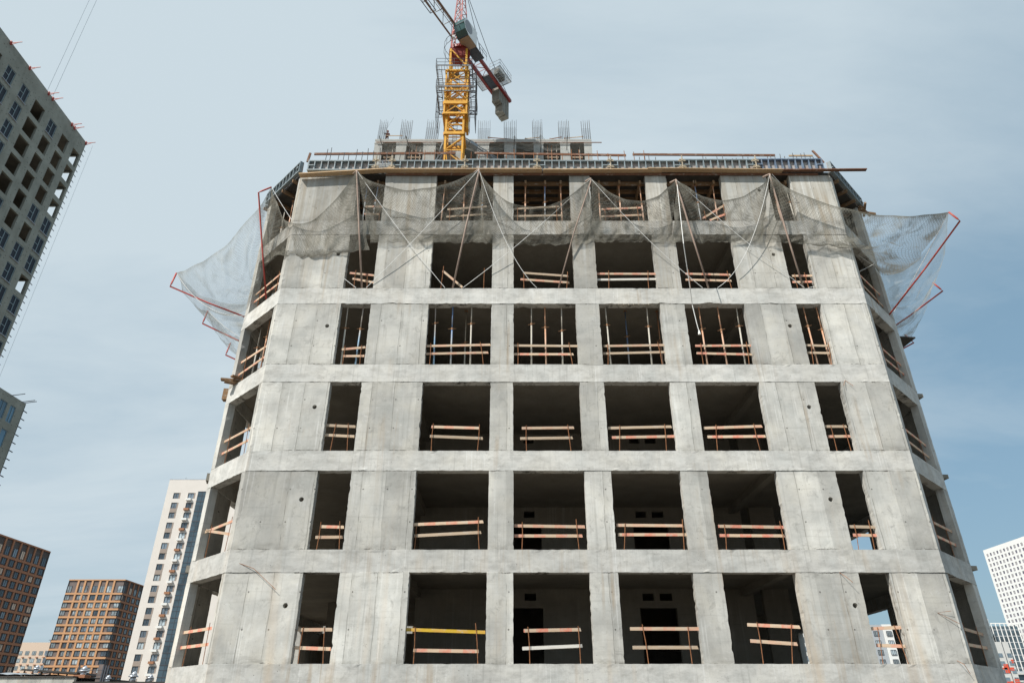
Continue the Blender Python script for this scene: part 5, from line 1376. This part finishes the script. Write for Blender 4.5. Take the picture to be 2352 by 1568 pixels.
# cream tower ---------------------------------------------------------------
ct = thing('cream_tower_block', (-95, 201, 0), 'tall cream apartment tower with a dark glass strip left of the concrete frame', 'building')
ZC = 62.0+CZ; CX0, CX1 = -103.3, -80.0
wr_ = [57.9-2.93*k+CZ for k in range(20)]
zs = sorted([0, ZC]+[v for z in wr_ for v in (z, z-1.72)])
mb = MB(); gwall(mb, (CX0, 201, 0), (1, 0, 0), [0, 2.15, 4.3, 6.5, 8.75, 9.4, 12.3, CX1-CX0], zs, lambda i, j: not (i in (1, 3) and j % 2 == 1), .25, (0, -1, 0)); mb.build('wall', M['cream'], ct)
mb = MB(); mb.quad((CX0, 201, 0), (CX0, 201+18, 0), (CX0, 219, ZC), (CX0, 201, ZC)); mb.quad((CX0, 219, 0), (CX1, 219, 0), (CX1, 219, ZC), (CX0, 219, ZC)); mb.quad((CX1, 201, 0), (CX1, 219, 0), (CX1, 219, ZC), (CX1, 201, ZC)); mb.build('wall', M['cream'], ct)
mb = MB(); mb.box(CX0+.3, CX1-.3, 201.3, 218.7, ZC-.4, ZC-.2); mb.build('roof', M['roofd'], ct)
mb = MB(); mb.box(CX0-.06, CX1+.06, 200.94, 201.2, ZC-.0, ZC+.12); mb.build('parapet_cap', M['zinc'], ct)
mb = MB(); mb.box(CX0+9.45, CX0+12.25, 200.82, 200.995, 0, 58.3+CZ); strip_o = mb.build('glass_strip', M['glasst'], ct)
for k in range(20):
    z = 58.3-2.93*k+CZ; mb = MB(); mb.box(CX0+9.42, CX0+12.28, 200.74, 200.81, z-.16, z); 
    mb.box(CX0+9.45, CX0+12.25, 200.76, 200.81, z-1.35, z-1.27); mb.box(CX0+10.8, CX0+10.88, 200.77, 200.81, z-2.9, z-.17); mb.build('glazing_bar', M['wframe'], strip_o)
    for ci, (a, b) in enumerate(((2.15, 4.3), (6.5, 8.75))):
        zt = wr_[k]; mb = MB()
        window(mb, (CX0, 201, 0), (1, 0, 0), (0, -1, 0), a+.03, b-.5, zt-1.70, zt-.02, .2, .09, 2)
        w = mb.build('window', [M['wframe'], R.choice([M['glassb'], M['glass'], M['glass'], M['glassd'], M['glassd']])], ct)
        mb = MB(); mb.box(CX0+b-.48, CX0+b, 201.02, 201.2, zt-1.72, zt); mb.build('side_panel', M['tan'], w)
        if ci == 0 and k % 2 == 1 and k < 19: mb = MB(); mb.box(CX0+a, CX0+b-.1, 200.96, 200.995, zt-2.9, zt-1.74); mb.build('spandrel_panel', M['tan'], ct)
        if ci == 1: mb = MB(); mb.box(CX0+a-.1, CX0+a+1.4, 200.3, 200.98, zt-2.35, zt-1.75); mb.build('balcony_basket', M['whitep'] if k % 2 == 0 else M['basket'], ct)
mb = MB(); mb.tube([(-101, 206, ZC), (-101, 206, ZC+2.2)], .04, 5); mb.beam((-101.4, 206, ZC+1.9), (-100.6, 206, ZC+1.9), .04, .04); mb.build('aerial', M['grey'], ct)
# small peach block ---------------------------------------------------------
sc_ = thing('peach_apartment_block', (-208, 330, 0), 'low peach apartment block with red awnings between the two orange blocks', 'building')
mb = MB(); mb.box(-232, -188, 330, 345, 0, 27.7+CZ); mb.build('wall', M['pinkw'], sc_)
for k in range(6):
    z = 24.3-3.0*k+CZ
    for j in range(14):
        x = -230+j*3.05
        if not inframe((x, 330, z)): continue
        if j % 5 == 3: mb = MB(); mb.box(x, x+1.9, 329.3, 329.95, z-1.9, z); mb.build('balcony_glazing', M['glass'], sc_)
        else: mb = MB(); window(mb, (x, 329.97, 0), (1, 0, 0), (0, -1, 0), .1, 1.8, z-1.7, z-.1, -.02, .1, 2); mb.build('window', [M['wframel'], M['glassb']], sc_)
        if k: mb = MB(); mb.hexa([(x-.9, 329.5, z+.3), (x+.1, 329.5, z+.3), (x+.1, 329.97, z+.5), (x-.9, 329.97, z+.5), (x-.9, 329.5, z+.36), (x+.1, 329.5, z+.36), (x+.1, 329.97, z+.62), (x-.9, 329.97, z+.62)]); mb.build('awning', M['orange2'], sc_)
mb = MB(); mb.tube([(-208, 335, 27.7+CZ), (-208, 335, 29.3+CZ)], .2, 6); mb.box(-209, -207, 334.8, 335.2, 29.0+CZ, 29.2+CZ); mb.tube([(-206, 334, 27.7+CZ), (-204.5, 334, 28.6+CZ)], .8, 8, r1=.3); mb.build('roof_vents', M['roofd'], sc_)
# white tower on the right ---------------------------------------------------
wt = thing('white_tower_block', (300.5, 400, 0), 'white tower with a fine grid of small windows cropped by the right edge', 'building')
XW, YF, ZW = 300.5, 446.3, 91.3+CZ
# the wall runs from its far corner (YF) towards the camera
n_c, n_r = 22, 30; pc = 3.28; pr = 3.0
us_, zs_ = [0], [0]
cols_ = []
for i in range(n_c):
    a = YF-2.0-pc*i; cols_.append((a-1.75, a))
us_ = sorted([YF-pc*n_c-2.5, YF]+[v for c_ in cols_ for v in c_]); y00 = us_[0]
rows_ = [88.5-pr*j+CZ for j in range(n_r)]
zs_ = sorted([0, ZW]+[v for z in rows_ for v in (z, z-1.95) if z-1.95 > 0])
mb = MB(); gwall(mb, (XW, y00, 0), (0, 1, 0), [u-y00 for u in us_], zs_, lambda i, j: not (i % 2 == 1 and j % 2 == 1), .22, (-1, 0, 0)); mb.build('wall', M['white'], wt)
mb = MB(); mb.quad((XW, YF, 0), (XW+30, YF, 0), (XW+30, YF, ZW), (XW, YF, ZW)); mb.quad((XW, y00, 0), (XW+30, y00, 0), (XW+30, y00, ZW), (XW, y00, ZW)); mb.build('wall', M['white'], wt)
mb = MB(); mb.box(XW+.5, XW+30, y00+.1, YF-.1, ZW-.6, ZW-.3); mb.build('roof', M['roofd'], wt)
ws = WinSet(wt, [M['wframe'], M['glassd']])
M['wgrey'] = mat_plain('grey_violet_pane', (.13, .125, .17), .4, var=.25, scale=.3); M['wpale'] = mat_plain('pale_mullion', (.55, .53, .52), .6, var=.05)
for j, z in enumerate(rows_):
    if z-1.95 <= 0: continue
    for i, (a, b) in enumerate(cols_):
        two = (i+j) % 2 == 0
        def fn(mb_, a=a, b=b, z=z, two=two):
            d = .20
            mb_.mi = 1; mb_.quad((XW+d, a, z-1.95), (XW+d, b, z-1.95), (XW+d, b, z), (XW+d, a, z))
            mb_.mi = 0
            if two: c = (a+b)/2; mb_.box(XW+d-.12, XW+d-.02, c-.24, c+.24, z-1.95, z)
            else: mb_.box(XW+d-.1, XW+d-.02, a, b, z-1.95, z-1.6)
        ws.add(fn, (XW, (a+b)/2, z-1), mats=[M['wpale'], M['wgrey']])
ws.done()
# glass towers ------------------------------------------------------------------
def glass_tower(label, x0, x1, y0, z1, nv, topfr):
    t = thing('glass_tower', ((x0+x1)/2, y0, 0), label, 'building', 'glass towers on the right horizon')
    mb = MB(); mb.box(x0, x1, y0, y0+18, 0, z1-1.2); mb.build('curtain_wall', M['glasst'], t)
    mb = MB()
    for i in range(nv+1):
        x = x0+(x1-x0)*i/nv; mb.box(x-.22, x+.22, y0-.3, y0-.02, 0, z1)
    mb.box(x0-.35, x1+.35, y0-.31, y0-.01, z1-.01, z1+.5)
    mb.build('mullions', M['white'], t)
    mb = MB(); z = z1-3
    while z > 5: mb.box(x0, x1, y0-.12, y0-.015, z-.35, z); z -= 3.3
    mb.build('floor_bands', M['greyw'], t)
glass_tower('narrow glass tower beside the right edge of the concrete frame', 258, 272.4, 420, 46.9+CZ, 4, 0)
glass_tower('wider glass tower with white fins partly behind the white tower', 276.9, 292, 425, 45.5+CZ, 6, 0)
# red and white block ------------------------------------------------------------
rb = thing('red_white_apartment_block', (190, 300, 0), 'white apartment block with red panels at the right bottom edge', 'building')
mb = MB(); mb.box(178, 200.1, 300, 314, 0, 25.4+CZ); mb.build('wall', M['paleg'], rb)
mb = MB(); mb.box(197.4, 197.6, 299.9, 299.99, 0, 25.3+CZ); mb.build('downpipe', M['darkgrey'], rb)
for k in range(8):
    z = 21.2-2.9*k+CZ
    for j, x in enumerate((182.5, 185.6, 189.3, 192.0, 194.7, 198.2)):
        mb = MB(); window(mb, (x, 299.96, 0), (1, 0, 0), (0, -1, 0), 0, 1.7, z-1.5, z, -.02, .12, 2); mb.build('window', [M['wframel'], M['glass']], rb)
for (x0, x1, z0, z1) in ((186, 196.6, 15.2, 16.0), (195.4, 197.3, 14.0, 17.3), (197.7, 199.3, 14.9, 16.1), (188.5, 197.3, 10.5, 11.2), (198.0, 200.0, 9.2, 12.0), (199, 200.05, 17.6, 18.9), (192, 194, 5.5, 9.0), (197.7, 199, 4.9, 7), (199, 200.05, 6, 8), (194.8, 197.3, 1, 4), (198, 200, .5, 2)):
    mb = MB(); mb.box(x0, x1, 299.90, 299.955, z0+CZ, z1+CZ); mb.build('red_panel', M['redpanel'], rb)
# dark low block with balconies at far right
lb = thing('grey_balcony_block', (212, 310, 0), 'grey block with stacked balconies behind the red and white block', 'building')
mb = MB(); mb.box(200.6, 224, 316, 330, 0, 15.5+CZ); mb.build('wall', M['greyw'], lb)
for k in range(5):
    mb = MB(); mb.box(200.5, 224, 314.6, 315.95, 14.2-2.9*k+CZ, 14.9-2.9*k+CZ); mb.build('balcony', M['paleg'], lb)
    mb = MB(); mb.box(200.9, 223.6, 315.2, 315.98, 12.1-2.9*k+CZ, 14.1-2.9*k+CZ); mb.build('glazing', M['glassd'], lb)
# blocks seen through the openings -------------------------------------------------
pb = thing('pale_apartment_block', (115, 250, 0), 'white and grey apartment block seen through the sixth opening of the lowest storey', 'building')
mb = MB(); mb.box(118.5, 125.6, 250, 262, 0, 26.5+CZ); mb.build('wall', M['greyw'], pb)
mb = MB(); mb.box(114.5, 118.4, 249.6, 262, 0, 27.6+CZ); mb.box(125.7, 130.2, 249.7, 262, 0, 26.6+CZ); mb.build('wall', M['white'], pb)
for k in range(8):
    z = 24.5-2.9*k+CZ
    for x in (115.3, 119.6, 122.3, 126.4):
        mb = MB(); window(mb, (x, 249.55 if x < 118 or x > 125 else 249.97, 0), (1, 0, 0), (0, -1, 0), 0, 1.9, z-1.6, z, -.03, .14, 3); mb.build('window', [M['wframe'], M['glassb']], pb)
pc_ = thing('white_apartment_block', (98, 250, 0), 'white apartment block glimpsed through the right side of the fifth opening', 'building')
mb = MB(); mb.box(97.5, 108, 252, 262, 0, 24.5+CZ); mb.build('wall', M['white'], pc_)
for k in range(8):
    z = 22.8-2.9*k+CZ
    for x in (98.2, 101.0, 103.6):
        mb = MB(); window(mb, (x, 251.97, 0), (1, 0, 0), (0, -1, 0), 0, 1.5, z-1.6, z, -.03, .14, 2); mb.build('window', [M['wframe'], M['glassd' if (k+int(x)) % 2 else 'greyw'] if False else M['glass']], pc_)
pd = thing('slim_apartment_block', (86, 250, 0), 'slim white block glimpsed below the guard rail of the fifth opening', 'building')
mb = MB(); mb.box(82, 88.2, 250, 260, 0, 22+CZ); mb.build('wall', M['paleg'], pd)
for k in range(6):
    z = 19.8-2.9*k+CZ; mb = MB(); window(mb, (83.2, 249.97, 0), (1, 0, 0), (0, -1, 0), 0, 3.0, z-1.5, z, -.03, .14, 3); mb.build('window', [M['wframe'], M['glass']], pd)

# ------------------------------------------------------------------ low service building bottom left
gb = thing('low_service_building', (-44, 60, 0), 'low concrete service building with a dark roof at the bottom left', 'building')
zg = 2.5+CZ
mb = MB(); strip(mb, [(-62, 60), (-34.5, 60)], .3, 0, zg-.0, cell=.5, chip=.05); mb.build('wall', M['conc'], gb)
mb = MB(); mb.box(-62, -34.6, 59.9, 72, zg, zg+.10); mb.build('roof', M['roofd'], gb)
mb = MB(); mb.box(-34.45, -22, 60, 72, 0, 2.0+CZ); mb.build('annex_wall', M['brownbrick'], gb)
mb = MB(); mb.box(-34.5, -21.9, 59.85, 72, 2.0+CZ, 2.2+CZ); mb.build('annex_roof', M['roofd'], gb)
mb = MB()
mb.grid(lambda u, v: (-46+9.0*u, 60.2+3*v, zg+.12+.28*abs(noise.noise((u*9, v*3, 0)))+.08), 40, 6); single('tarpaulin', mb, M['grey'], (-42, 61, zg+.1), 'crumpled grey sheet lying along the service building roof', 'tarpaulin')
cn = thing('roof_canopy', (-37, 62, zg), 'dark sloping canopy standing on the service building roof', 'canopy')
mb = MB(); mb.hexa([(-39.6, 61, zg+.55), (-35.0, 61, zg+.28), (-35, 66, zg+.28), (-39.6, 66, zg+.55), (-39.6, 61, zg+.68), (-35, 61, zg+.42), (-35, 66, zg+.42), (-39.6, 66, zg+.68)]); mb.build('canopy_roof', M['roofd'], cn)
for i in range(7):
    x = -39.4+i*.7; mb = MB(); mb.beam((x, 61.2, zg+.1), (x, 61.2, zg+.55-.055*i), .09, .09); mb.build('canopy_post', M['timber'], cn)
def vent(x, y, z, s, label, hood=True):
    t = thing('roof_vent', (x, y, z), label, 'vent', 'shiny roof vents')
    mb = MB(); mb.tube([(x, y, z), (x, y, z+.5*s)], .28*s, 12); mb.build('vent_pipe', M['zinc'], t, True)
    mb = MB(); mb.tube([(x, y, z+.5*s), (x, y, z+.62*s)], .5*s, 12, r1=.48*s); mb.tube([(x, y, z+.62*s), (x+.1*s, y, z+1.05*s)], .46*s, 12, r1=.06*s); mb.build('vent_hood', M['zinc'], t, True)
vent(-34.5, 61, zg+.1, .75, 'tall zinc hood vent beside the dark chimney')
vent(-38.1, 60.6, zg+.35, .55, 'pointed zinc vent above the canopy')
vent(-32.4, 61, 2.2+CZ, .5, 'round shiny vent right of the dark chimney')
vent(-30.4, 61, 2.2+CZ, .75, 'large zinc vent below the cream tower')
vent(-29.0, 61, 2.2+CZ, .55, 'smaller zinc vent nearest the concrete frame')
ck = thing('roof_chimney', (-33.7, 62, 2.2+CZ), 'dark brick chimney with pipe rails on the service building roof', 'chimney')
mb = MB(); mb.box(-33.95, -33.55, 62, 62.4, 2.2+CZ, 3.55+CZ); mb.build('stack', M['brownbrick'], ck)
mb = MB()
for x in (-35.3, -34.9, -33.3, -33.1, -32.9): mb.beam((x, 61.6, 2.2+CZ), (x, 61.6, 3.45+CZ), .1, .1)
for z in (2.75, 3.1): mb.beam((-34.6, 61.6, z+CZ), (-32.9, 61.6, z+CZ), .04, .04)
mb.build('pipe_rails', M['darkgrey'], ck)
mb = MB(); mb.box(-35.0, -34.1, 60.6, 61.4, 2.5+CZ, 2.72+CZ); single('timber_kerb', mb, M['orange2'], (-34.5, 61, zg), 'short orange timber at the end of the service building roof', 'timber')

# ------------------------------------------------------------------ ground
mb = MB(); mb.quad((-3000, -600, 0), (3000, -600, 0), (3000, 5000, 0), (-3000, 5000, 0)); g = mb.build('ground', M['ground']); tag(g, kind='structure')

# ------------------------------------------------------------------ light, sky, camera
EL = radians(46); AZ = radians(47)                      # sun to the left and behind the camera
sd = Vector((-sin(AZ)*cos(EL), -cos(AZ)*cos(EL), sin(EL)))
L = bpy.data.lights.new('sun', 'SUN'); L.energy = 5.0; L.angle = radians(.53); L.color = (1.0, .955, .88)
lo = bpy.data.objects.new('sun', L); C.objects.link(lo); lo.rotation_euler = sd.to_track_quat('Z', 'Y').to_euler()
w = bpy.data.worlds.new('World'); scn.world = w; w.use_nodes = True
nt = w.node_tree; nd = nt.nodes; nd.clear(); lk = nt.links.new
out = nd.new('ShaderNodeOutputWorld')
sky = nd.new('ShaderNodeTexSky'); sky.sky_type = 'NISHITA'; sky.sun_disc = False; sky.sun_elevation = EL; sky.sun_rotation = pi+AZ
sky.air_density = 1.2; sky.dust_density = 1.5; sky.ozone_density = 2.0
bg1 = nd.new('ShaderNodeBackground'); bg1.inputs[1].default_value = .13; lk(sky.outputs[0], bg1.inputs[0])
tc = nd.new('ShaderNodeTexCoord'); sx = nd.new('ShaderNodeSeparateXYZ'); lk(tc.outputs['Generated'], sx.inputs[0])
def mth(op, a, b=None, cl=False):
    n = nd.new('ShaderNodeMath'); n.operation = op; n.use_clamp = cl
    for i, v in enumerate((a, b)):
        if v is None: continue
        if isinstance(v, bpy.types.NodeSocket): lk(v, n.inputs[i])
        else: n.inputs[i].default_value = v
    return n.outputs[0]
def mrange(v, a, b, c, d):
    n = nd.new('ShaderNodeMapRange'); n.clamp = True; lk(v, n.inputs[0])
    for i, x in enumerate((a, b, c, d)): n.inputs[i+1].default_value = x
    return n.outputs[0]
# thin high cloud: project the view direction on a flat layer so the streaks lie in perspective
zz = mth('MAXIMUM', sx.outputs[2], .05)
cb = nd.new('ShaderNodeCombineXYZ'); lk(mth('DIVIDE', sx.outputs[0], mth('ADD', zz, .25)), cb.inputs[0]); lk(mth('DIVIDE', sx.outputs[1], mth('ADD', zz, .25)), cb.inputs[1])
mp = nd.new('ShaderNodeMapping'); lk(cb.outputs[0], mp.inputs[0]); mp.inputs['Rotation'].default_value = (0, 0, -.5); mp.inputs['Scale'].default_value = (.75, 1.9, 1); mp.inputs['Location'].default_value = (2.3, .7, 0)
n1 = nd.new('ShaderNodeTexNoise'); lk(mp.outputs[0], n1.inputs['Vector']); n1.inputs['Scale'].default_value = 1.1; n1.inputs['Detail'].default_value = 9; n1.inputs['Roughness'].default_value = .6; n1.inputs['Distortion'].default_value = .35
cl = mrange(n1.outputs['Fac'], .38, .64, -.19, .17)
hz = mrange(sx.outputs[0], -.25, .62, .95, .12)
hi = mrange(sx.outputs[2], .40, .85, .0, .72)
hr = mth('MULTIPLY', hi, mrange(sx.outputs[0], 0, .4, .35, 1))
lw_ = mrange(sx.outputs[2], .02, .42, -.30, 0)
fac = mth('ADD', mth('ADD', mth('ADD', hz, cl), hr), lw_, True)
bg2 = nd.new('ShaderNodeBackground'); bg2.inputs[0].default_value = (.600, .702, .765, 1); bg2.inputs[1].default_value = 1.0
bg3 = nd.new('ShaderNodeBackground'); bg3.inputs[0].default_value = (.245, .405, .525, 1); bg3.inputs[1].default_value = 1.0
mx3 = nd.new('ShaderNodeMixShader'); mx3.inputs[0].default_value = .72; lk(bg1.outputs[0], mx3.inputs[1]); lk(bg3.outputs[0], mx3.inputs[2])
mx = nd.new('ShaderNodeMixShader'); lk(fac, mx.inputs[0]); lk(mx3.outputs[0], mx.inputs[1]); lk(bg2.outputs[0], mx.inputs[2]); lk(mx.outputs[0], out.inputs[0])
cam = bpy.data.cameras.new('camera'); cam.lens = 24.0; cam.sensor_width = 36; cam.clip_end = 20000; cam.clip_start = .1
co = bpy.data.objects.new('camera', cam); C.objects.link(co); co.location = (0, 0, CZ); co.rotation_euler = (pi/2+TH, 0, 0)
scn.camera = co
scn.view_settings.view_transform = 'Standard'; scn.view_settings.look = 'None'; scn.view_settings.exposure = 0
scn.cycles.transparent_max_bounces = 24
